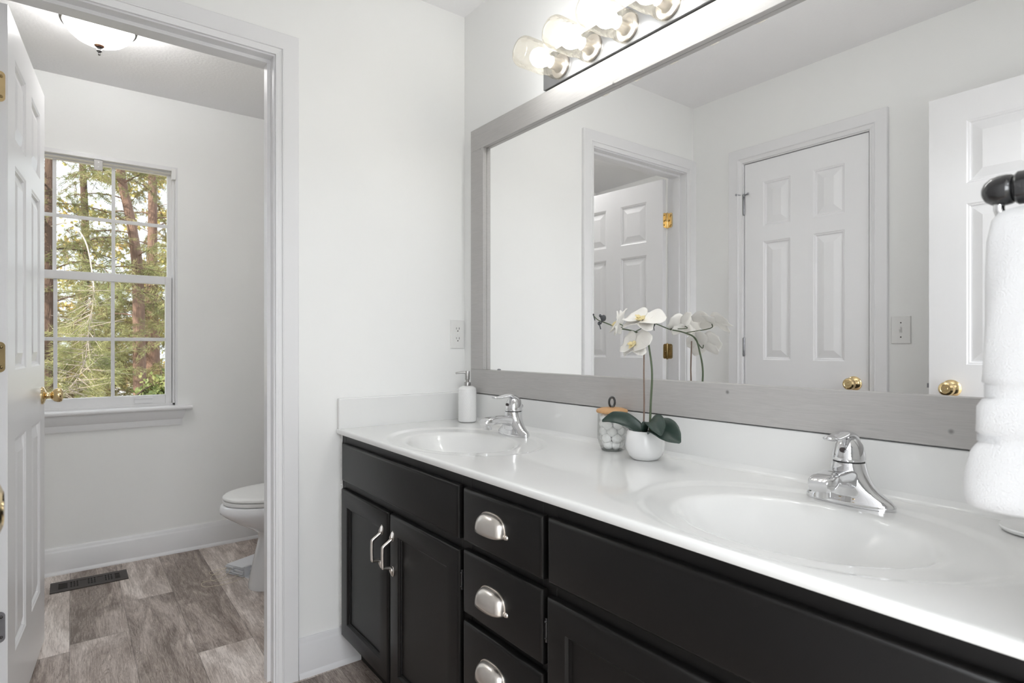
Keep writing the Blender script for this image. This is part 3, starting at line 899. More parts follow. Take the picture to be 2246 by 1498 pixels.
# ---- faucets (one built, one copied)
def make_faucet(label):
    t = thing('faucet', label, 'faucet', (1.160, 0.4925, ZC), group='single lever basin faucets')
    def ell(a, b_, z, x0=0.0, n=40, e=0.85):
        return [Vector((x0 + b_ * sgn(math.sin(2 * PI * k / n), e), a * sgn(math.cos(2 * PI * k / n), e), z)) for k in range(n)]
    body = MB()
    lv = [(0.0785, 0.0270, -0.004, 1.0), (0.0785, 0.0270, 0.002, 1.0), (0.0770, 0.0262, 0.006, 1.0), (0.0720, 0.0250, 0.011, 0.95), (0.0620, 0.0245, 0.017, 0.9), (0.0520, 0.0250, 0.024, 0.9), (0.0440, 0.0258, 0.032, 0.9), (0.0380, 0.0265, 0.041, 0.95), (0.0335, 0.0270, 0.050, 1.0), (0.0305, 0.0275, 0.060, 1.0), (0.0288, 0.0280, 0.069, 1.0), (0.0280, 0.0278, 0.0735, 1.0)]
    body.loft([ell(a, b_, z, 0, e=e) for a, b_, z, e in lv])
    body.build('body', M['chrome'], t, smooth=50)
    sp = MB()        # spout: rounded-rectangle sections along -X
    rings = []
    for x, zc, hw, hh in ((0.006, 0.040, 0.024, 0.020), (-0.015, 0.042, 0.0235, 0.0195), (-0.032, 0.0475, 0.0225, 0.0155), (-0.050, 0.0510, 0.0215, 0.0125), (-0.070, 0.0515, 0.0208, 0.0115), (-0.086, 0.0500, 0.0208, 0.0118), (-0.0875, 0.0498, 0.0214, 0.0125), (-0.104, 0.0475, 0.0214, 0.0130), (-0.116, 0.0450, 0.0195, 0.0120), (-0.121, 0.0440, 0.0160, 0.0095)):
        rings.append([Vector((x, hw * sgn(math.cos(2 * PI * k / 28), 0.45), zc + hh * sgn(math.sin(2 * PI * k / 28), 0.5))) for k in range(28)])
    sp.loft(rings)
    so = sp.build('spout', M['chrome'], t, smooth=50)
    ae = MB(); ae.lathe([(0.0115, 0.022), (0.012, 0.030), (0.012, 0.040)], (-0.101, 0, 0), 'z', 20)
    ae.build('aerator', M['chrome'], so, smooth=40)
    gap = MB(); gap.lathe([(0.0262, 0.0730), (0.0262, 0.0765)], (0, 0, 0), 'z', 32); gap.build('seal_ring', M['dark'], t, smooth=40)
    hd = MB()        # lever: dome leaning back, blade sweeping forward
    rings = []
    for z, r, x in ((0.0760, 0.0272, 0.0), (0.080, 0.0285, 0.0), (0.088, 0.0275, 0.0005), (0.097, 0.0255, 0.001), (0.106, 0.0225, 0.001), (0.1135, 0.0175, 0.0), (0.1185, 0.0115, -0.002), (0.1210, 0.004, -0.004)):
        rings.append([Vector((x + r * math.cos(2 * PI * k / 32), r * 0.98 * math.sin(2 * PI * k / 32), z)) for k in range(32)])
    hd.loft(rings)
    ho = hd.build('handle', M['chrome'], t, smooth=50)
    lv_ = MB(); rings = []
    path = bez([(0.026, 0, 0.088), (0.018, 0, 0.108), (0.002, 0, 0.1215), (-0.020, 0, 0.1265), (-0.044, 0, 0.1240), (-0.068, 0, 0.1215), (-0.086, 0, 0.1245)], 6)
    n = len(path)
    for i, p in enumerate(path):
        q = path[min(i + 1, n - 1)] - path[max(i - 1, 0)]; q.normalize(); nrm = Vector((-q.z, 0, q.x))
        u = i / (n - 1)
        w_ = 0.0115 + 0.004 * math.sin(u * PI) if u < 0.85 else 0.0134 * math.sqrt(max(0.02, 1 - ((u - 0.85) / 0.15) ** 2))
        h_ = 0.0085 - 0.0048 * u
        rings.append([p + Vector((0, w_ * math.cos(2 * PI * k / 20), 0)) + nrm * (h_ * math.sin(2 * PI * k / 20)) for k in range(20)])
    lv_.loft(rings); lv_.build('lever', M['chrome'], ho, smooth=60)
    dt = MB(); dt.lathe([(0.0045, -0.0305), (0.0045, -0.020)], (0.002, 0, 0.0975), 'x', 16); dt.build('index_dot', M['reddot'], ho, smooth=40)
    lr = MB(); lr.lathe([(0.0022, 0.01), (0.0022, 0.083), (0.006, 0.086), (0.0065, 0.090), (0.004, 0.094), (0.0001, 0.0955)], (0.034, 0, 0), 'z', 14); lr.build('lift_rod', M['chrome'], t, smooth=40)
    return t
f2 = make_faucet('chrome single lever faucet on the nearer basin beside the towel')
f1 = copy_tree(f2); f1.location = (1.160, 1.531, ZC)
f1['label'] = 'chrome single lever faucet beside the white soap dispenser on the far basin'

# ---- soap dispenser
t = thing('soap_dispenser', 'white dimpled ceramic soap dispenser with grey pump in the corner', 'soap dispenser', (1.199, 1.872, ZC))
mb = MB(); na, nz = 96, 60
prof = []
for k in range(nz + 1):
    u = k / nz; z = 0.0015 + 0.1365 * u
    r = 0.0345
    if z < 0.006: r = 0.0285 + (0.006) * math.sin(min(1, z / 0.006) * PI / 2)
    if z > 0.124: r = 0.0135 + 0.021 * math.cos(min(1, (z - 0.124) / 0.014) * PI / 2) ** 0.6
    prof.append((r, z))
rings = []
for k, (r, z) in enumerate(prof):
    ring = []
    for a in range(na):
        dm = 0.0
        if 0.010 < z < 0.118:
            ph = a / na * 24; row = z / 0.0062
            d = math.hypot(((ph + 0.5 * (int(row) % 2)) % 1) - 0.5, (row % 1) - 0.5)
            dm = 0.0011 * max(0, 1 - (d / 0.42) ** 2)
        ring.append(Vector(((r + dm) * math.cos(2 * PI * a / na), (r + dm) * math.sin(2 * PI * a / na), z)))
    rings.append(ring)
mb.loft(rings); mb.build('bottle', M['ceramic'], t, smooth=60)
p = MB(); p.lathe([(0.0125, 0.1375), (0.0125, 0.1495), (0.0115, 0.151), (0.0060, 0.1515), (0.0060, 0.160), (0.0085, 0.161), (0.0090, 0.190), (0.0080, 0.1935), (0.0001, 0.1940)], (0, 0, 0), 'z', 28)
M['pump'] = mat('brushed_pump', (0.42, 0.41, 0.40), 0.32, 1.0, noise=0.08, nscale=60)
po = p.build('pump', M['pump'], t, smooth=40)
n_ = MB(); n_.tube([(0, 0, 0.188), (-0.020, 0.010, 0.188), (-0.036, 0.018, 0.1865), (-0.0395, 0.0198, 0.184)], [0.0045, 0.0042, 0.0036, 0.0030], 12); n_.build('nozzle', M['pump'], po, smooth=50)
MB().lathe([(0.0285, 0.0), (0.0285, 0.002)], (0, 0, 0), 'z', 32).build('foot_ring', M['pewter'], t)

# ---- glass jar of cotton balls with wooden lid
JX, JY = 1.196, 1.126
t = thing('glass_jar', 'clear round jar with wooden lid and black ring behind the orchid', 'jar', (JX, JY, ZC))
prof = [(0.0001, 0.0015), (0.026, 0.0015), (0.029, 0.004), (0.0345, 0.016), (0.0385, 0.032), (0.0395, 0.050), (0.0395, 0.075), (0.0390, 0.100), (0.0385, 0.104)]
rings = []
for r, z in prof:
    rings.append([Vector((r * (1 + 0.018 * math.cos(8 * 2 * PI * k / 64) * (z < 0.06)) * math.cos(2 * PI * k / 64), r * (1 + 0.018 * math.cos(8 * 2 * PI * k / 64) * (z < 0.06)) * math.sin(2 * PI * k / 64), z)) for k in range(64)])
MB().loft(rings, caps=False).build('jar_body', M['clear'], t, smooth=60)
MB().lathe([(0.0001, 0.0002), (0.026, 0.0002), (0.0285, 0.0015), (0.0290, 0.0035), (0.0275, 0.0045), (0.0001, 0.005)], (0, 0, 0), 'z', 40).build('jar_base', thin_glass('thick_glass', (0.80, 0.82, 0.82), edge=0.5), t, smooth=40)
ld = MB(); ld.lathe([(0.0340, 0.1035), (0.0420, 0.1045), (0.0435, 0.107), (0.0435, 0.110), (0.041, 0.1135), (0.030, 0.1170), (0.012, 0.1185), (0.0001, 0.1188)], (0, 0, 0), 'z', 48)
lo_ = ld.build('lid', M['oak'], t, smooth=40)
rg = MB(); rp = [Vector((0.0, 0.0078 * math.cos(a), 0.133 + 0.0135 * math.sin(a))) for a in [2 * PI * k / 28 for k in range(28)]]
dirv = Vector((-0.75, 0.66, 0)).normalized()   # ring stands across the line of sight
rp = [Vector((dirv.x * q.y, dirv.y * q.y, q.z)) for q in rp]
for i in range(28):
    rg.tube([rp[i], rp[(i + 1) % 28]], 0.0031, 8, caps=False)
rg.lathe([(0.0045, 0.1180), (0.0045, 0.1205)], (0, 0, 0), 'z', 12)
rg.build('ring_handle', M['black'], lo_, smooth=60)
proto = None
cots = []
for layer in range(5):
    n = 5 if layer else 4
    for k in range(n + (0 if layer == 0 else 1)):
        if k == n: r_ = 0.002; a = 0
        else: r_ = 0.0225 if layer else 0.014; a = 2 * PI * k / n + layer * 0.7
        cots.append((r_ * math.cos(a), r_ * math.sin(a), 0.0165 + layer * 0.0185 + (0.006 if k == n else 0)))
for i, (x, y, z) in enumerate(cots):
    if proto is None:
        mb = MB(); mb.ball((0, 0, 0), 0.0134, 18, 12)
        for q in mb.v: q *= 1 + 0.05 * math.sin(q.x * 700) * math.cos(q.y * 600 + q.z * 500)
        proto = mb.build('cotton_ball', M['cotton'], None, smooth=180)
        cb = proto
    else:
        cb = proto.copy(); C.objects.link(cb)
    cb.location = (JX + x, JY + y, ZC + z)
    cb.rotation_euler = (i * 1.3, i * 0.7, i * 2.1)
    tag(cb, 'white cotton ball inside the clear jar with wooden lid', 'cotton ball', 'cotton balls in the jar')

# ---- potted orchid
PX, PY = 1.168, 0.985
orch = thing('potted_orchid', 'white orchid with dark leaves in a round white pot', 'potted plant', (PX, PY, ZC))
oo = orch.location
pot = MB(); pot.lathe([(0.0001, 0.0005), (0.028, 0.0005), (0.034, 0.003), (0.043, 0.013), (0.0490, 0.028), (0.0500, 0.042), (0.0485, 0.058), (0.0450, 0.070), (0.0425, 0.0745), (0.0405, 0.0745), (0.0405, 0.066), (0.0001, 0.066)], (0, 0, 0), 'z', 56)
pot.build('pot', M['ceramic'], orch, smooth=40)
so = MB(); so.lathe([(0.040, 0.064), (0.036, 0.068), (0.018, 0.072), (0.0001, 0.073)], (0, 0, 0), 'z', 24, caps=False); so.build('moss', M['soil'], orch, smooth=60)
def OW(p): return Vector(p) - oo
sk = MB(); sk.tube([OW(p) for p in ((1.163, 0.986, 0.893), (1.163, 0.984, 0.97), (1.164, 0.986, 1.05), (1.163, 0.984, 1.128))], [0.0022, 0.0022, 0.002, 0.0018], 8); sk.build('stake', M['stake'], orch, smooth=60)
st_pts = bez([OW(p) for p in ((1.158, 0.962, 0.893), (1.157, 0.958, 0.97), (1.156, 0.953, 1.045), (1.158, 0.962, 1.10), (1.160, 0.976, 1.137), (1.158, 1.016, 1.153), (1.155, 1.062, 1.162), (1.152, 1.105, 1.176), (1.150, 1.135, 1.186), (1.148, 1.150, 1.199))], 6)
n = len(st_pts); sm = MB(); sm.tube(st_pts, [0.0030 - 0.0018 * i / (n - 1) for i in range(n)], 8)
stem = sm.build('flower_stem', M['stem'], orch, smooth=60)
for (y, z, r) in ((1.112, 1.190, 0.0085), (1.128, 1.176, 0.0052), (1.124, 1.197, 0.0042), (1.150, 1.201, 0.0026)):
    b_ = MB(); c_ = OW((1.148, y, z)); b_.ball(c_, r, 12, 8, (0.85, 0.9, 1.05)); b_.tube([c_, OW((1.150, y + 0.012 if r > 0.006 else y - 0.004, z - 0.016))], [0.0018, 0.0014], 6)
    b_.build('bud', M['bud'], orch, smooth=60)

def petal(mb, ctr, R, ang, length, width, cup, curl, tipw=0.5):
    """Petal as a thin cupped sheet in the flower's local frame, rotated by ang about the flower axis."""
    nu, nv = 12, 8
    def f(u, v):
        w_ = width * (math.sin(min(1.0, u ** 0.75 * 1.02) * PI * 0.93) ** 0.62 + 0.02)
        s_ = (v - 0.5) * 2
        x = u * length; y = s_ * w_ * 0.5
        z = cup * (s_ ** 2) * 0.35 * w_ + curl * length * (u ** 2) + 0.0012 * math.sin(u * 9 + s_ * 3)
        q = Vector((x, y, z)); c_, s2 = math.cos(ang), math.sin(ang)
        q = Vector((q.x * c_ - q.y * s2, q.x * s2 + q.y * c_, q.z))
        return ctr + R @ q
    mb.grid(f, nu, nv)

def flower(ctr, nrm, upv, size, foot):
    ctr = OW(ctr); n_ = Vector(nrm).normalized(); u_ = Vector(upv); u_ = (u_ - n_ * u_.dot(n_)).normalized(); x_ = u_.cross(n_)
    R = Matrix((x_, u_, n_)).transposed()
    root = MB()
    for a in (90, 214, 326): petal(root, ctr - n_ * 0.0025, R, math.radians(a), 0.047 * size, 0.034 * size, 0.5, -0.12)
    for a in (8, 172): petal(root, ctr + n_ * 0.001, R, math.radians(a), 0.053 * size, 0.062 * size, 0.5, -0.06)
    fo = root.build('flower', M['petal'], orch, smooth=180, solid=0.0008)
    lp = MB()
    for a, l, cu in ((270, 0.020, 0.5), (215, 0.013, 0.9), (325, 0.013, 0.9)): petal(lp, ctr + n_ * 0.003, R, math.radians(a), l * size, 0.013 * size, 1.2, cu)
    lp.ball(ctr + n_ * 0.006 + u_ * 0.002, 0.0045 * size, 10, 8)
    lp.build('throat', M['lip'], fo, smooth=180, solid=0.0006)
    pd = MB(); pd.tube(bez([ctr - n_ * 0.002, ctr - n_ * 0.014 - Vector((0, 0, 0.003)), OW(foot)], 5), 0.0014, 6); pd.build('pedicel', M['stem'], fo, smooth=60)
flower((1.118, 0.950, 1.178), (-0.50, -0.10, 0.86), (0.72, -0.10, 0.68), 1.12, (1.158, 1.010, 1.151))
flower((1.120, 0.975, 1.119), (-0.86, 0.12, 0.50), (0.50, 0.0, 0.86), 0.98, (1.160, 0.980, 1.139))
flower((1.125, 1.035, 1.172), (-0.50, 0.80, 0.34), (0.1, -0.35, 0.93), 0.92, (1.155, 1.070, 1.163))

def leaf(path, widths, fold, roll, label=None):
    P_ = bez([OW(p) for p in path], 6); n = len(P_); mb = MB(); rings = []
    for i, p in enumerate(P_):
        t_ = (P_[min(i + 1, n - 1)] - P_[max(i - 1, 0)]).normalized()
        side = t_.cross(Vector(roll)).normalized(); up = side.cross(t_).normalized()
        u = i / (n - 1) * (len(widths) - 1); k = min(int(u), len(widths) - 2); w_ = widths[k] + (widths[k + 1] - widths[k]) * (u - k)
        rings.append([p + side * (w_ * s_) + up * (fold * w_ * (abs(s_) ** 1.6)) for s_ in (-1, -0.75, -0.5, -0.25, 0, 0.25, 0.5, 0.75, 1)])
    mb.loft(rings, caps=False, closed=False)
    return mb.build('leaf', M['leaf'], orch, smooth=180, solid=0.0014)
leaf(((1.165, 0.985, 0.892), (1.152, 1.000, 0.908), (1.137, 1.025, 0.924), (1.122, 1.053, 0.928), (1.110, 1.080, 0.918)), (0.008, 0.0165, 0.0205, 0.0175, 0.003), 0.22, (-0.62, -0.40, 0.68))
leaf(((1.165, 0.968, 0.892), (1.150, 0.938, 0.912), (1.135, 0.902, 0.914), (1.122, 0.868, 0.903), (1.115, 0.838, 0.892)), (0.008, 0.019, 0.027, 0.031, 0.031, 0.027, 0.019, 0.003), 0.30, (-0.62, -0.30, 0.72))
leaf(((1.160, 0.975, 0.894), (1.142, 0.952, 0.920), (1.126, 0.925, 0.931), (1.110, 0.898, 0.921), (1.100, 0.880, 0.905)), (0.008, 0.016, 0.021, 0.023, 0.022, 0.017, 0.003), 0.42, (-0.50, -0.20, 0.84))

# ---- outlet on the partition
t = thing('wall_outlet', 'white duplex wall outlet beside the mirror', 'outlet', (1.2305, Y1, 1.161))
ox, oz = 1.2305, 1.161
pl = MB(t.location); rings = []
for ins, d in ((0, 0.0003), (0, 0.0035), (0.002, 0.0055)): rings.append([Vector((x, Y1 - d, z)) for x, z in ((ox - 0.0315 + ins, oz - 0.0565 + ins), (ox + 0.0315 - ins, oz - 0.0565 + ins), (ox + 0.0315 - ins, oz + 0.0565 - ins), (ox - 0.0315 + ins, oz + 0.0565 - ins))])
pl.loft(rings); po = pl.build('cover_plate', M['plastic'], t, smooth=30)
for dz in (-0.0195, 0.0195):
    rc = MB(t.location); rings = []
    for d in (0.004, 0.0068): rings.append([Vector((ox + 0.0165 * math.cos(a), Y1 - d, oz + dz + max(-0.0135, min(0.0135, 0.0165 * math.sin(a))))) for a in [2 * PI * k / 32 for k in range(32)]])
    rc.loft(rings); ro = rc.build('receptacle', M['plastic'], t, smooth=30)
    sl = MB(t.location); sl.box(ox - 0.0075, ox - 0.0058, Y1 - 0.0072, Y1 - 0.006, oz + dz, oz + dz + 0.0075); sl.box(ox + 0.0055, ox + 0.0075, Y1 - 0.0072, Y1 - 0.006, oz + dz - 0.0005, oz + dz + 0.008)
    sl.lathe([(0.0025, Y1 - 0.0072), (0.0025, Y1 - 0.006)], (ox, 0, oz + dz - 0.0065), 'y', 12); sl.build('slots', M['dark'], ro)
sc = MB(t.location); sc.ball((ox, Y1 - 0.0055, oz), 0.0032, 10, 6); sc.build('screw', M['plastic'], t, smooth=60)

# ---- light switch on the west wall
sy, sz = 0.9716, 1.1816
t = thing('light_switch', 'white toggle light switch between the two doors in the mirror', 'light switch', (XW, sy, sz))
pl = MB(t.location); rings = []
for ins, d in ((0, 0.0003), (0, 0.0035), (0.002, 0.0055)): rings.append([Vector((XW + d, y, z)) for y, z in ((sy - 0.036 + ins, sz - 0.0575 + ins), (sy + 0.036 - ins, sz - 0.0575 + ins), (sy + 0.036 - ins, sz + 0.0575 - ins), (sy - 0.036 + ins, sz + 0.0575 - ins))])
pl.loft(rings); pl.build('switch_plate', M['plastic'], t, smooth=30)
tg = MB(t.location); tg.loft([[Vector((XW + x, sy + y, sz + z)) for y, z in ((-0.005 * k, -0.012 * k + o_), (0.005 * k, -0.012 * k + o_), (0.005 * k, 0.012 * k + o_), (-0.005 * k, 0.012 * k + o_))] for x, k, o_ in ((0.004, 1, 0), (0.0072, 1, 0), (0.0074, 0.8, 0.001), (0.016, 0.55, 0.008))]); tg.build('toggle', M['plastic'], t, bevel=0.0006)
for dz in (-0.030, 0.030): MB(t.location).ball((XW + 0.0055, sy, sz + dz), 0.003, 10, 6, (0.4, 1, 1)).build('screw', M['pewter'], t, smooth=60)

# ------------------------------------------------------------------ mirror
XF = XM - 0.022
t = thing('wall_mirror', 'wide mirror in a grey washed wooden frame above the vanity', 'mirror', (XM, 1.0, 1.44))
MY0, MY1, MZ0, MZ1 = 0.085, 1.918, 0.9344, 1.9506
g = MB(t.location); g.box(XG, XM - 0.0005, MY0 + 0.03, MY1 - 0.03, MZ0 + 0.03, MZ1 - 0.03); g.build('mirror_glass', M['mirror'], t)
def board(y0, y1, z0, z1):
    b_ = MB(t.location); b_.box(XF, XG - 0.0002, y0, y1, z0, z1); b_.build('frame_board', M['frame'], t, bevel=0.0012)
board(MY0, MY1, MZ0, 1.0245); board(MY0, MY1, 1.8681, MZ1)
board(1.8327, MY1, 1.0245, 1.8681); board(MY0, MY0 + 0.0853, 1.0245, 1.8681)
cl = MB(t.location); cl.ball((XG - 0.001, 1.752, 1.026), 0.008, 14, 8, (0.3, 1.3, 0.55)); cl.build('mirror_clip', M['steel'], t, smooth=60)

# ------------------------------------------------------------------ vanity light: plate with six mason jars
LZ = 2.003
LY = [1.386 - 0.1395 * k for k in range(6)]
lt = thing('vanity_light', 'gunmetal wall light with a row of glowing glass jars above the mirror', 'wall light', (XM, 1.037, LZ))
lo3 = lt.location
pl = MB(lo3); pl.box(1.2400, XM - 0.0005, 0.600, 1.474, 1.955, 2.066); pl.build('back_plate', M['fixture'], lt, bevel=0.002)
def jar_unit(y):
    sk_ = MB(lo3); sk_.lathe([(0.0001, 1.2402), (0.037, 1.2402), (0.038, 1.239), (0.038, 1.2335), (0.036, 1.232), (0.0240, 1.231), (0.018, 1.222), (0.018, 1.196), (0.0001, 1.196)], (0, y, LZ), 'x', 36)
    so_ = sk_.build('lid_socket', M['nickel'], lt, smooth=35)
    jr = MB(lo3)
    pr = [(0.0390, 1.2365), (0.0425, 1.235), (0.0430, 1.226), (0.0405, 1.222), (0.0424, 1.218), (0.0424, 1.214), (0.0395, 1.210), (0.0380, 1.208), (0.0398, 1.205), (0.0398, 1.202), (0.0382, 1.199), (0.0402, 1.196), (0.0405, 1.192), (0.0390, 1.188), (0.0430, 1.181), (0.0448, 1.172), (0.0450, 1.112), (0.0447, 1.092), (0.0430, 1.082), (0.0390, 1.0755), (0.0350, 1.0742), (0.0325, 1.0765), (0.0280, 1.0785), (0.0100, 1.0795), (0.0001, 1.0795)]
    jr.lathe(pr, (0, y, LZ), 'x', 48, caps=False)
    jr.build('glass_jar', M['jarglass'], lt, smooth=60)
    bb = MB(lo3); bb.lathe([(0.0125, 1.197), (0.0135, 1.190), (0.020, 1.176), (0.0265, 1.163), (0.0285, 1.151), (0.0265, 1.139), (0.020, 1.129), (0.010, 1.123), (0.0001, 1.122)], (0, y, LZ), 'x', 24)
    bb.build('bulb', M['bulb'], lt, smooth=60)
for y in LY: jar_unit(y)

# ------------------------------------------------------------------ toilet-room things
TCX, TCY = 0.086, 2.80
t = thing('ceiling_light', 'glowing glass bowl ceiling light with bronze finial in the toilet room', 'ceiling light', (TCX, TCY, H))
b_ = MB(); b_.lathe([(0.116, -0.072), (0.117, -0.078), (0.112, -0.090), (0.100, -0.108), (0.080, -0.126), (0.055, -0.139), (0.030, -0.146), (0.0001, -0.148)], (0, 0, 0), 'z', 48, caps=False); b_.build('glass_bowl', M['bowl'], t, smooth=60)
r_ = MB(); r_.lathe([(0.0001, -0.0005), (0.070, -0.0005), (0.072, -0.010), (0.066, -0.020), (0.012, -0.024), (0.010, -0.138), (0.0001, -0.139)], (0, 0, 0), 'z', 48); r_.build('pan', M['pewter'], t, smooth=40)
r_ = MB(); r_.lathe([(0.1165, -0.069), (0.124, -0.066), (0.127, -0.071), (0.124, -0.078), (0.1175, -0.079), (0.1165, -0.069)], (0, 0, 0), 'z', 48, caps=False); r_.build('rim_band', M['pewter'], t, smooth=40)
for sx in (-0.048, 0.048): MB().ball((sx, 0.0, -0.050), 0.022, 14, 10).build('bulb', emit('warm_bulb_glow', (1.0, 1.0, 1.0), 150.0), t, smooth=60)
f_ = MB(); f_.lathe([(0.0001, -0.140), (0.017, -0.147), (0.0175, -0.151), (0.012, -0.157)], (0, 0, 0), 'z', 24); fo = f_.build('finial_cap', M['bronze'], t, smooth=40)
f_ = MB(); f_.lathe([(0.012, -0.157), (0.007, -0.160), (0.0065, -0.164), (0.0095, -0.168), (0.0095, -0.171), (0.004, -0.177), (0.0032, -0.180), (0.0045, -0.183), (0.0035, -0.187), (0.0001, -0.188)], (0, 0, 0), 'z', 20); f_.build('finial_tip', M['pewter'], fo, smooth=40)

TY = 2.868
toi = thing('toilet', 'white toilet with closed lid, partly behind the door casing', 'toilet', (0.85, TY, 0))
to = toi.location
def egg(nose, back, hw, z, n=48, sq=0.8):
    pts = []
    cx = nose + min(hw * 1.45, (back - nose) * 0.6)
    for k in range(n):
        a = 2 * PI * k / n; c_, s_ = math.cos(a), math.sin(a)
        if c_ < 0: x = cx + (cx - nose) * c_
        else: x = cx + (back - cx) * sgn(c_, 0.6)
        pts.append(Vector((x, TY + hw * (sgn(s_, 0.95) if c_ < 0 else sgn(s_, 0.75)), z)))
    return pts
bw = MB(to)
bw.loft([egg(*r) for r in ((0.648, 1.12, 0.108, 0.001), (0.648, 1.12, 0.106, 0.02), (0.660, 1.11, 0.098, 0.08), (0.678, 1.10, 0.092, 0.16), (0.693, 1.09, 0.096, 0.222), (0.690, 1.09, 0.110, 0.250), (0.655, 1.09, 0.132, 0.275), (0.602, 1.09, 0.158, 0.308), (0.556, 1.09, 0.174, 0.340), (0.530, 1.09, 0.181, 0.362), (0.527, 1.09, 0.182, 0.374), (0.533, 1.09, 0.179, 0.396), (0.545, 1.08, 0.170, 0.400))])
bw.build('bowl', M['porcelain'], toi, smooth=60)
s_ = MB(to); s_.loft([egg(*r) for r in ((0.545, 0.98, 0.176, 0.402), (0.541, 0.985, 0.180, 0.405), (0.541, 0.985, 0.180, 0.416), (0.545, 0.98, 0.176, 0.419))]); s_.build('seat', M['plastic'], toi, smooth=50)
s_ = MB(to); s_.loft([egg(*r) for r in ((0.546, 0.975, 0.176, 0.4225), (0.541, 0.98, 0.180, 0.4245), (0.541, 0.98, 0.180, 0.432), (0.548, 0.975, 0.174, 0.4375), (0.575, 0.965, 0.155, 0.4415), (0.65, 0.94, 0.10, 0.4435))]); s_.build('lid', M['plastic'], toi, smooth=60)
for dy in (-0.07, 0.07): MB(to).box(0.70, 0.735, TY + dy - 0.012, TY + dy + 0.012, 0.4185, 0.4235).build('bumper', M['plastic'], toi)
k_ = MB(to); k_.box(1.055, 1.25, TY - 0.22, TY + 0.22, 0.385, 0.735); k_.box(1.0, 1.12, TY - 0.10, TY + 0.10, 0.25, 0.392); k_.build('tank', M['porcelain'], toi, bevel=0.018, segs=4)
k_ = MB(to); k_.box(1.045, 1.255, TY - 0.23, TY + 0.23, 0.737, 0.772); k_.build('tank_lid', M['porcelain'], toi, bevel=0.008, segs=3)
k_ = MB(to); k_.tube([(1.052, TY + 0.15, 0.68), (1.035, TY + 0.15, 0.68), (1.03, TY + 0.10, 0.672)], 0.006, 8); k_.build('flush_lever', M['chrome'], toi, smooth=50)

# floor register
t = thing('floor_vent', 'brown metal floor vent near the far baseboard', 'floor vent', (0.0685, 3.406, 0))
vx, vy, vw, vh_ = 0.0685, 3.406, 0.297, 0.141
fr = MB(t.location)
fr.box(vx - vw / 2, vx + vw / 2, vy - vh_ / 2, vy - 0.040, 0.0003, 0.004); fr.box(vx - vw / 2, vx + vw / 2, vy + 0.040, vy + vh_ / 2, 0.0003, 0.004)
fr.box(vx - vw / 2, vx - 0.118, vy - 0.040, vy + 0.040, 0.0003, 0.004); fr.box(vx + 0.118, vx + vw / 2, vy - 0.040, vy + 0.040, 0.0003, 0.004)
# bars between slot groups: groups of vertical slots, horizontal slots at the ends, solid squares between
x = vx - 0.118
groups = [('h', 0.034), ('g', 0.008), ('v', 0.034), ('s', 0.032), ('v', 0.034), ('s', 0.032), ('v', 0.034), ('g', 0.008), ('h', 0.020)]
tot = sum(w_ for _, w_ in groups); k_ = 0.236 / tot
for kind, w_ in groups:
    w_ *= k_
    if kind in 'gs': fr.box(x, x + w_, vy - 0.040, vy + 0.040, 0.0003, 0.0038 if kind == 'g' else 0.0025)
    elif kind == 'v':
        n = 3
        for q in range(n + 1):
            xc = x + w_ * q / n; fr.box(xc - 0.0025, xc + 0.0025, vy - 0.040, vy + 0.040, 0.0003, 0.0036)
        for yy in (-0.013, 0.013): fr.box(x, x + w_, vy + yy - 0.002, vy + yy + 0.002, 0.0003, 0.003)
    else:
        for yy in (-0.04, -0.016, 0.0, 0.016, 0.04): fr.box(x, x + w_, vy + yy - 0.003, vy + yy + 0.003, 0.0003, 0.0036)
    x += w_
fr.build('grate', M['vent'], t, bevel=0.0006)
MB(t.location).box(vx - 0.12, vx + 0.12, vy - 0.042, vy + 0.042, 0.0002, 0.0008).build('duct', M['dark'], t)

# window blind left in a bundle on the floor beside the toilet
bl = thing('window_blind', 'bundled white window blind lying on the floor beside the toilet', 'window blind', (0.668, 3.024, 0), math.radians(25))
# local x: along the bundle, local y: across; slats stacked, head rail beside them
m_ = MB()
for k in range(9): m_.box(-0.012 + 0.004 * math.sin(k * 2.3), 0.60 - 0.006 * math.cos(k), 0.002 + 0.003 * math.sin(k), 0.062, 0.003 + 0.0052 * k, 0.003 + 0.0052 * k + 0.0032)
for k in range(9): m_.box(-0.016 + 0.004 * math.sin(k * 1.7), 0.60, 0.065, 0.122 + 0.003 * math.sin(k * 1.3), 0.003 + 0.0050 * k, 0.003 + 0.0050 * k + 0.0032)
m_.build('slats', M['slat'], bl, bevel=0.0006)
h_ = MB(); h_.box(-0.006, 0.62, -0.052, -0.050, 0.0, 0.050); h_.box(-0.006, 0.62, -0.003, -0.001, 0.0, 0.050); h_.box(-0.006, 0.62, -0.052, -0.001, 0.0, 0.002); h_.box(-0.006, 0.62, -0.052, -0.044, 0.048, 0.050); h_.box(-0.006, 0.62, -0.009, -0.001, 0.048, 0.050)
h_.build('head_rail', M['slat'], bl)
q_ = MB(); q_.box(-0.012, 0.02, -0.060, -0.052, 0.026, 0.046); q_.build('clip', M['black'], bl, bevel=0.001)
def cords(nm, pts):
    c_ = MB(); c_.tube(bez(pts, 10), 0.0011, 6); c_.build(nm, M['cord'], bl, smooth=60)
cords('cord', ((0.03, 0.118, 0.030), (-0.03, 0.128, 0.006), (-0.060, 0.165, 0.0015), (-0.040, 0.205, 0.0015), (0.03, 0.185, 0.0015), (0.09, 0.128, 0.010)))
cords('cord', ((0.0, 0.09, 0.040), (-0.055, 0.08, 0.004), (-0.140, 0.115, 0.0015), (-0.165, 0.055, 0.0015), (-0.085, 0.0, 0.0015), (-0.010, -0.01, 0.004)))
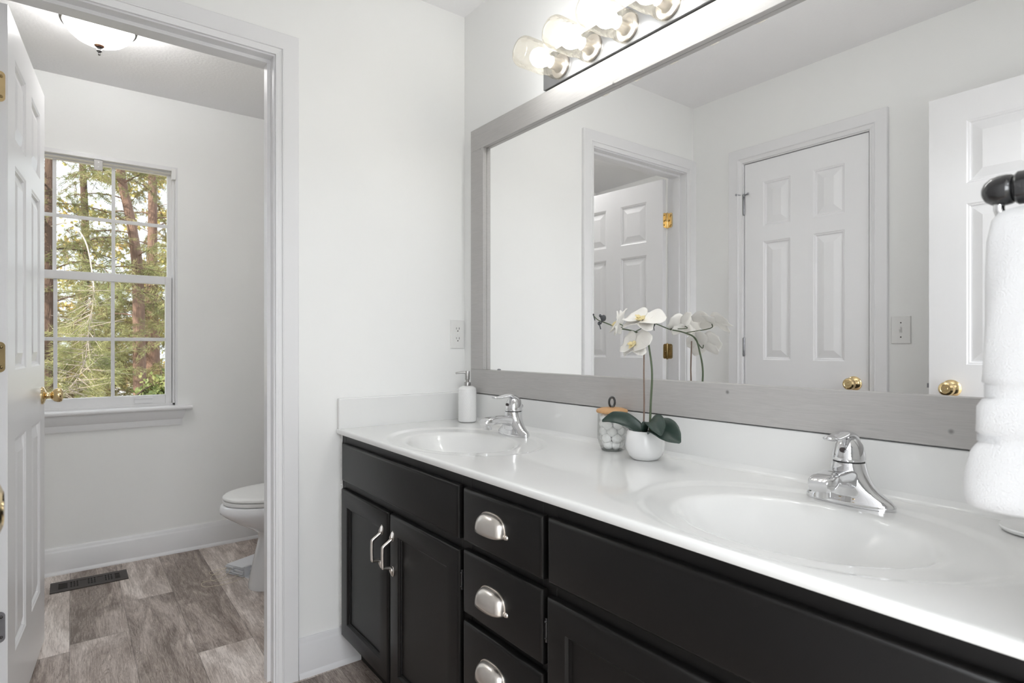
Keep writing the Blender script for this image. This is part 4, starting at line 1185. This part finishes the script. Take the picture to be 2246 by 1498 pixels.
cords('cord', ((0.10, 0.12, 0.036), (0.02, 0.16, 0.012), (-0.070, 0.15, 0.0015), (-0.105, 0.09, 0.0015), (-0.060, 0.04, 0.002), (-0.012, 0.03, 0.010)))

# ------------------------------------------------------------------ towel bar on the south wall, towel, dish
BX, BZ = 0.785, 1.279
t = thing('towel_bar', 'glossy black towel arm with rounded tip at the right edge', 'towel rail', (BX, YS, BZ))
a_ = MB(); a_.lathe([(0.0001, 0.0003), (0.026, 0.0003), (0.027, 0.004), (0.022, 0.009), (0.0135, 0.013), (0.0125, 0.030), (0.0125, 0.118)], (0, 0, 0), 'y', 32); a_.build('arm', M['black'], t, smooth=40)
a_ = MB(); a_.lathe([(0.0135, 0.100), (0.0165, 0.102), (0.0172, 0.105), (0.0172, 0.112), (0.0150, 0.1145)], (0, 0, 0), 'y', 32); a_.build('collar', M['black'], t, smooth=40)
a_ = MB(); a_.lathe([(0.0135, 0.1155), (0.0152, 0.1175), (0.0161, 0.122), (0.0160, 0.128), (0.0142, 0.1345), (0.0108, 0.1395), (0.006, 0.1425), (0.0001, 0.1438)], (0, 0, 0), 'y', 32); a_.build('finial', M['black'], t, smooth=60)
a_ = MB(); a_.tube([(0, 0.0, -0.031), (0, 0.06, -0.031), (0, 0.120, -0.031), (0, 0.126, -0.028), (0, 0.1285, -0.020), (0, 0.1285, -0.010)], 0.005, 12); a_.build('lower_rod', M['chrome'], t, smooth=60)

tw = MB((BX, 0.11, 1.1))
rings = []
KT = [(1.258, 0.176, 0.008), (1.255, 0.184, 0.016), (1.247, 0.1895, 0.0215), (1.225, 0.193, 0.0257), (1.14, 0.1945, 0.0267), (1.085, 0.1958, 0.0274), (1.0768, 0.1967, 0.0276), (1.0745, 0.1932, 0.0262), (1.061, 0.1932, 0.0262), (1.058, 0.197, 0.0272), (1.0502, 0.2015, 0.0282), (1.024, 0.2024, 0.0284), (1.022, 0.1992, 0.0272), (1.0135, 0.1992, 0.0274), (1.0088, 0.2028, 0.0284), (1.0019, 0.2067, 0.0293), (0.9782, 0.2117, 0.0303), (0.9565, 0.213, 0.0305), (0.946, 0.2105, 0.0295), (0.943, 0.205, 0.024)]
ZZ = []
for (za, _, _), (zb_, _, _) in zip(KT, KT[1:]):
    n = max(1, int((za - zb_) / 0.012))
    ZZ += [za + (zb_ - za) * i / n for i in range(n)]
ZZ.append(KT[-1][0])
def north(z):
    """Y of the towel's north edge, and half thickness in X, by height."""
    K = KT
    for (za, ya, ta), (zb_, yb, tb) in zip(K, K[1:]):
        if z >= zb_:
            u = (za - z) / (za - zb_) if za > z else 0
            return ya + (yb - ya) * u, ta + (tb - ta) * u
    return K[-1][1], K[-1][2]
for z in ZZ:
    yn, tx = north(z); ysth = 0.062; yc, hy = (yn + ysth) / 2, (yn - ysth) / 2
    ring = []
    for k in range(64):
        a = 2 * PI * k / 64
        x = tx * sgn(math.sin(a), 0.7); y = hy * sgn(math.cos(a), 0.45)
        wob = 0.0005 * math.sin(z * 60 + k * 0.6)
        # soft drape folds on the broad faces
        fold = 0.003 * math.sin((y + hy) * 55 + z * 2) * (1 - (abs(y) / hy) ** 4)
        ring.append(Vector((BX + x + fold * (1 if x > 0 else -1) + wob * (1 if x > 0 else -1), yc + y + wob * 0.5, z)))
    rings.append(ring)
tw.loft(rings)
two = tw.build('hand_towel', M['towel'], None, smooth=70)
tag(two, 'white terry towel hanging from the black arm at the right edge', 'towel')
# ribbed dobby bands
for za, zb_ in ((1.0742, 1.0612), (1.0218, 1.0137)):
    bd = MB((BX, 0.11, 1.1)); rings = []; nr = 20
    for i in range(nr + 1):
        z = za + (zb_ - za) * i / nr; yn, tx = north(z); ysth = 0.062; yc, hy = (yn + ysth) / 2, (yn - ysth) / 2
        g_ = 0.0012 + (0.0007 if i % 2 else 0)
        rings.append([Vector((BX + (tx + g_) * sgn(math.sin(2 * PI * k / 48), 0.7), yc + (hy + g_) * sgn(math.cos(2 * PI * k / 48), 0.45), z)) for k in range(48)])
    bd.loft(rings); b2 = bd.build('woven_band', M['towel'], two, smooth=60)

t = MB((1.184, 0.228, ZC)); t.lathe([(0.0001, 0.0008), (0.040, 0.0008), (0.046, 0.003), (0.0485, 0.0075), (0.0475, 0.0095), (0.043, 0.0085), (0.0001, 0.007)], (1.184, 0.228, ZC), 'z', 48)
ds = t.build('dish', M['ceramic'], None, smooth=50)
tag(ds, 'shallow white round dish on the counter under the towel', 'dish')

# ------------------------------------------------------------------ outside the window
GZ = -0.7
def leaf_mat(name, cols, rough=0.6):
    m = bpy.data.materials.new(name)
    m.use_nodes = True
    nt = m.node_tree
    p = nt.nodes['Principled BSDF']
    p.inputs['Roughness'].default_value = rough
    tc = nt.nodes.new('ShaderNodeTexCoord')
    n = nt.nodes.new('ShaderNodeTexNoise')
    n.inputs['Scale'].default_value = 3.2
    n.inputs['Detail'].default_value = 6
    n.inputs['Roughness'].default_value = 0.75
    nt.links.new(tc.outputs['Object'], n.inputs['Vector'])
    r = nt.nodes.new('ShaderNodeValToRGB')
    el = r.color_ramp.elements
    el[0].position = 0.3; el[0].color = cols[0]
    el[1].position = 0.72; el[1].color = cols[-1]
    for i, c_ in enumerate(cols[1:-1]):
        k = el.new(0.3 + 0.42 * (i + 1) / (len(cols) - 1)); k.color = c_
    nt.links.new(n.outputs['Fac'], r.inputs['Fac'])
    nt.links.new(r.outputs['Color'], p.inputs['Base Color'])
    tr = nt.nodes.new('ShaderNodeBsdfTranslucent')
    nt.links.new(r.outputs['Color'], tr.inputs['Color'])
    mx = nt.nodes.new('ShaderNodeMixShader')
    mx.inputs['Fac'].default_value = 0.35
    out = nt.nodes['Material Output']
    nt.links.new(p.outputs[0], mx.inputs[1]); nt.links.new(tr.outputs[0], mx.inputs[2])
    nt.links.new(mx.outputs[0], out.inputs['Surface'])
    return m
M['needle'] = leaf_mat('pine_needles', [lin(98, 108, 72), lin(146, 148, 100), lin(186, 178, 130)])
M['cedar'] = leaf_mat('cedar_foliage', [lin(92, 100, 66), lin(142, 138, 94), lin(176, 148, 106)])
M['autumn'] = leaf_mat('autumn_leaves', [lin(132, 148, 92), lin(190, 178, 112), lin(206, 156, 112)])
M['shrub'] = leaf_mat('shrub_leaves', [lin(84, 100, 62), lin(122, 132, 80), lin(170, 160, 108)])
M['bark'] = mat('reddish_bark', lin(122, 98, 86), 0.9, noise=0.55, nscale=22, stretch=(3, 3, 0.4), bump=0.9, bscale=25, bdist=0.02)
M['darkbark'] = mat('dark_bark', lin(84, 66, 56), 0.9, noise=0.4, nscale=12, stretch=(3, 3, 0.4), bump=0.9, bscale=25, bdist=0.02)
M['twig'] = mat('pale_twig', lin(168, 156, 146), 0.8, noise=0.2, nscale=30)
M['ground'] = mat('leafy_ground', lin(150, 140, 112), 0.95, noise=0.4, nscale=4)
M['road'] = mat('pale_concrete', lin(225, 224, 226), 0.9, noise=0.06, nscale=3)
struct(MB().box(-40, 40, 3.75, 60, GZ - 0.3, GZ), 'ground', M['ground'], 'leaf covered ground outside behind the trees', 'ground')
struct(MB().box(-40, 40, 17, 30, GZ, GZ + 0.02), 'driveway', M['road'], 'pale concrete drive glimpsed between the trees outside', 'driveway')

def needles_mesh(name, pts, dirs, mtl, parent, origin, ln, wd, per, spread):
    """Thin triangular needles (or leaves) around each point, all in one mesh."""
    pts = np.asarray(pts); dirs = np.asarray(dirs); n = len(pts) * per
    P_ = np.repeat(pts, per, 0) + RNG.normal(0, 0.012, (n, 3)); D = np.repeat(dirs, per, 0) + RNG.normal(0, spread, (n, 3))
    D /= np.linalg.norm(D, axis=1, keepdims=True) + 1e-9
    Sd = np.cross(D, RNG.normal(0, 1, (n, 3))); Sd /= np.linalg.norm(Sd, axis=1, keepdims=True) + 1e-9
    L = ln * RNG.uniform(0.6, 1.25, (n, 1))
    if wd / ln < 0.2:
        vs = np.stack([P_ - Sd * wd / 2, P_ + Sd * wd / 2, P_ + D * L], 1).reshape(-1, 3); k = 3
    else:
        vs = np.stack([P_, P_ + D * L * 0.5 - Sd * wd / 2, P_ + D * L, P_ + D * L * 0.5 + Sd * wd / 2], 1).reshape(-1, 3); k = 4
    vs = vs - np.asarray(origin)
    me = bpy.data.meshes.new(name)
    me.vertices.add(n * k); me.vertices.foreach_set('co', vs.astype(np.float32).ravel())
    me.loops.add(n * k); me.loops.foreach_set('vertex_index', np.arange(n * k, dtype=np.int32))
    me.polygons.add(n); me.polygons.foreach_set('loop_start', (np.arange(n) * k).astype(np.int32)); me.polygons.foreach_set('loop_total', np.full(n, k, np.int32))
    me.update(); me.validate()
    me.materials.append(mtl)
    o = bpy.data.objects.new(name, me); C.objects.link(o); o.parent = parent
    return o

def tree(label, base, path, r0, bark, fol, nb, blen, droop, per, ln, wd, zlo, zhi, group=None, spread=0.7, cat='tree', seed=1, step=0.05, tipr=0.35):
    rnd = random.Random(seed)
    t = thing('conifer_tree' if wd / ln < 0.2 else 'leafy_tree', label, cat, base, group=group)
    B = Vector(base)
    P_ = bez([Vector(p) - B for p in path], 6); n = len(P_)
    tk = MB(); tk.tube(P_, [r0 * (1 - (1 - tipr) * i / (n - 1)) for i in range(n)], 14); tk.build('trunk', bark, t, smooth=60)
    pts, dirs = [], []; br = MB()
    for k in range(nb):
        z = zlo + (zhi - zlo) * (k + rnd.random()) / nb
        # trunk point at this height
        tp = min(P_, key=lambda q: abs(q.z + B.z - z)); s = Vector((tp.x, tp.y, z - B.z))
        a = rnd.random() * 2 * PI; L = blen * (0.55 + 0.6 * rnd.random())
        d = Vector((math.cos(a), math.sin(a), 0.25 + 0.3 * rnd.random()))
        bp = [s]; q = s.copy()
        for i in range(7):
            d.z -= droop * 0.13; d.x += rnd.uniform(-0.14, 0.14); d.y += rnd.uniform(-0.14, 0.14)
            q = q + d.normalized() * L / 7; bp.append(q.copy())
        br.tube(bp, [0.010 * (1 - i / 8.5) for i in range(8)], 5)
        for i in range(2, 8):
            for sd in range(4):
                dd_ = Vector((rnd.uniform(-1, 1), rnd.uniform(-1, 1), rnd.uniform(-0.6, 0.35))).normalized()
                l2 = L * rnd.uniform(0.12, 0.32)
                e = bp[i] + dd_ * l2 + Vector((0, 0, -droop * 0.3 * l2))
                br.tube([bp[i], (bp[i] + e) / 2 + Vector((0, 0, 0.01)), e], [0.0035, 0.0025, 0.0014], 4, caps=False)
                m = max(2, int(l2 / step))
                for w_ in range(m + 1):
                    u = w_ / m; pts.append(bp[i] * (1 - u) + e * u + B); dirs.append((dd_ + Vector((0, 0, -droop * 0.2))).normalized())
    br.build('branches', bark, t)
    needles_mesh('foliage', pts, dirs, fol, t, B, ln, wd, per, spread)
    return t
G = 'trees outside the window'
tree('reddish conifer trunk rising behind the right window panes', (0.66, 8.0, GZ), ((0.66, 8.0, GZ), (0.63, 8.0, 0.6), (0.61, 8.0, 1.9), (0.55, 8.0, 2.5), (0.44, 8.0, 3.15), (0.40, 8.0, 4.2), (0.42, 8, 6.0)), 0.075, M['bark'], M['needle'], 40, 1.2, 1.0, 13, 0.060, 0.0042, 1.0, 5.6, G, seed=3)
tree('thicker conifer trunk at the right edge of the window', (0.90, 9.2, GZ), ((0.90, 9.2, GZ), (0.88, 9.2, 0.6), (0.86, 9.2, 1.9), (0.87, 9.2, 3.0), (0.85, 9.2, 6.2)), 0.105, M['bark'], M['cedar'], 46, 1.15, 1.2, 13, 0.055, 0.005, 0.4, 5.8, G, seed=5)
dark_tree = tree('dark straight trunk near the open door at the left of the window', (-0.19, 7.4, GZ), ((-0.19, 7.4, GZ), (-0.19, 7.4, 0.6), (-0.18, 7.4, 1.8), (-0.17, 7.4, 3.2), (-0.2, 7.4, 5.6)), 0.085, M['darkbark'], M['needle'], 26, 1.2, 1.0, 12, 0.060, 0.0042, 0.9, 4.4, G, seed=8)
tree('leaning dark trunk low in the middle window panes', (0.06, 9.6, GZ), ((0.06, 9.6, GZ), (0.0, 9.6, 0.5), (0.08, 9.6, 1.4), (0.15, 9.6, 2.4), (0.05, 9.6, 5.0)), 0.09, M['darkbark'], M['cedar'], 30, 1.3, 1.1, 13, 0.055, 0.005, 0.4, 2.0, G, seed=12)
tree('lone slender conifer farther left outside the window', (-1.9, 9.5, GZ), ((-1.9, 9.5, GZ), (-1.88, 9.5, 1.0), (-1.92, 9.5, 3.0), (-1.9, 9.5, 5.4)), 0.085, M['darkbark'], M['needle'], 34, 1.2, 1.0, 10, 0.060, 0.0045, 0.2, 5.2, G, seed=52)
tree('autumn tree with yellow and orange leaves behind the conifers', (1.1, 12.5, GZ), ((1.1, 12.5, GZ), (1.05, 12.5, 1.2), (1.2, 12.5, 3.0), (1.1, 12.5, 5.5)), 0.10, M['bark'], M['autumn'], 26, 1.5, 0.4, 3, 0.085, 0.06, 0.4, 5.5, G, spread=1.2, seed=21, step=0.10)
tree('young autumn tree with sparse yellow leaves far left outside', (-0.9, 13.0, GZ), ((-0.9, 13.0, GZ), (-0.8, 13.0, 1.2), (-0.75, 13.0, 3.0), (-0.8, 13.0, 5.5)), 0.08, M['darkbark'], M['autumn'], 16, 1.4, 0.4, 2, 0.08, 0.055, 0.3, 3.2, G, spread=1.2, seed=23, step=0.12)
tree('green leafy shrub low outside the window', (0.35, 6.3, GZ), ((0.35, 6.3, GZ), (0.38, 6.3, -0.2), (0.36, 6.3, 0.25), (0.40, 6.3, 0.6)), 0.03, M['darkbark'], M['shrub'], 30, 0.75, 0.3, 4, 0.055, 0.036, -0.4, 0.62, G, spread=1.1, seed=31, cat='shrub', step=0.07)
tree('bushy olive conifer filling the lower middle panes', (0.42, 10.8, GZ), ((0.42, 10.8, GZ), (0.45, 10.8, 0.3), (0.42, 10.8, 1.2), (0.44, 10.8, 2.2)), 0.05, M['darkbark'], M['cedar'], 50, 1.1, 0.8, 14, 0.055, 0.005, -0.5, 1.55, G, seed=44)
tree('low broad leaved bush below the pale bough outside', (0.0, 6.0, GZ), ((0.0, 6.0, GZ), (0.02, 6.0, -0.3), (0.0, 6.0, 0.1), (0.03, 6.0, 0.42)), 0.022, M['darkbark'], M['shrub'], 20, 0.55, 0.3, 3, 0.06, 0.04, -0.4, 0.42, G, spread=1.1, seed=35, cat='shrub', step=0.07)
# pale hanging branch close to the glass
hb = dark_tree
B = hb.location
hp = bez([Vector(p) - B for p in ((-0.17, 7.4, 2.30), (-0.02, 6.6, 2.22), (0.085, 5.75, 1.95), (0.125, 5.35, 1.62), (0.125, 5.25, 1.44), (0.10, 5.2, 1.25), (0.085, 5.2, 1.08), (0.06, 5.2, 0.95), (0.0, 5.2, 0.83), (-0.08, 5.2, 0.74))], 6)
k_ = MB(); k_.tube(hp, [0.0062 - 0.0045 * i / (len(hp) - 1) for i in range(len(hp))], 8); bough = k_.build('hanging_bough', M['twig'], hb, smooth=60)
bough['label'] = 'pale drooping bough close to the glass'
pts, dirs = [], []; rnd = random.Random(4); tw_ = MB()
for i in range(20, len(hp)):
    for s in range(3):
        d = Vector((rnd.uniform(-1, 1), rnd.uniform(-0.7, 0.7), rnd.uniform(-0.8, 0.3))).normalized(); l2 = rnd.uniform(0.08, 0.26) * (0.5 + i / len(hp))
        e = hp[i] + d * l2; tw_.tube([hp[i], e], [0.0028, 0.0012], 4, caps=False)
        if i > 30 or rnd.random() < 0.35:
            for u in (0.55, 0.7, 0.85, 1.0): pts.append(hp[i] * (1 - u) + e * u + B); dirs.append(d)
tw_.build('twigs', M['twig'], bough)
needles_mesh('needles', pts, dirs, M['needle'], bough, B, 0.075, 0.0028, 14, 0.55)
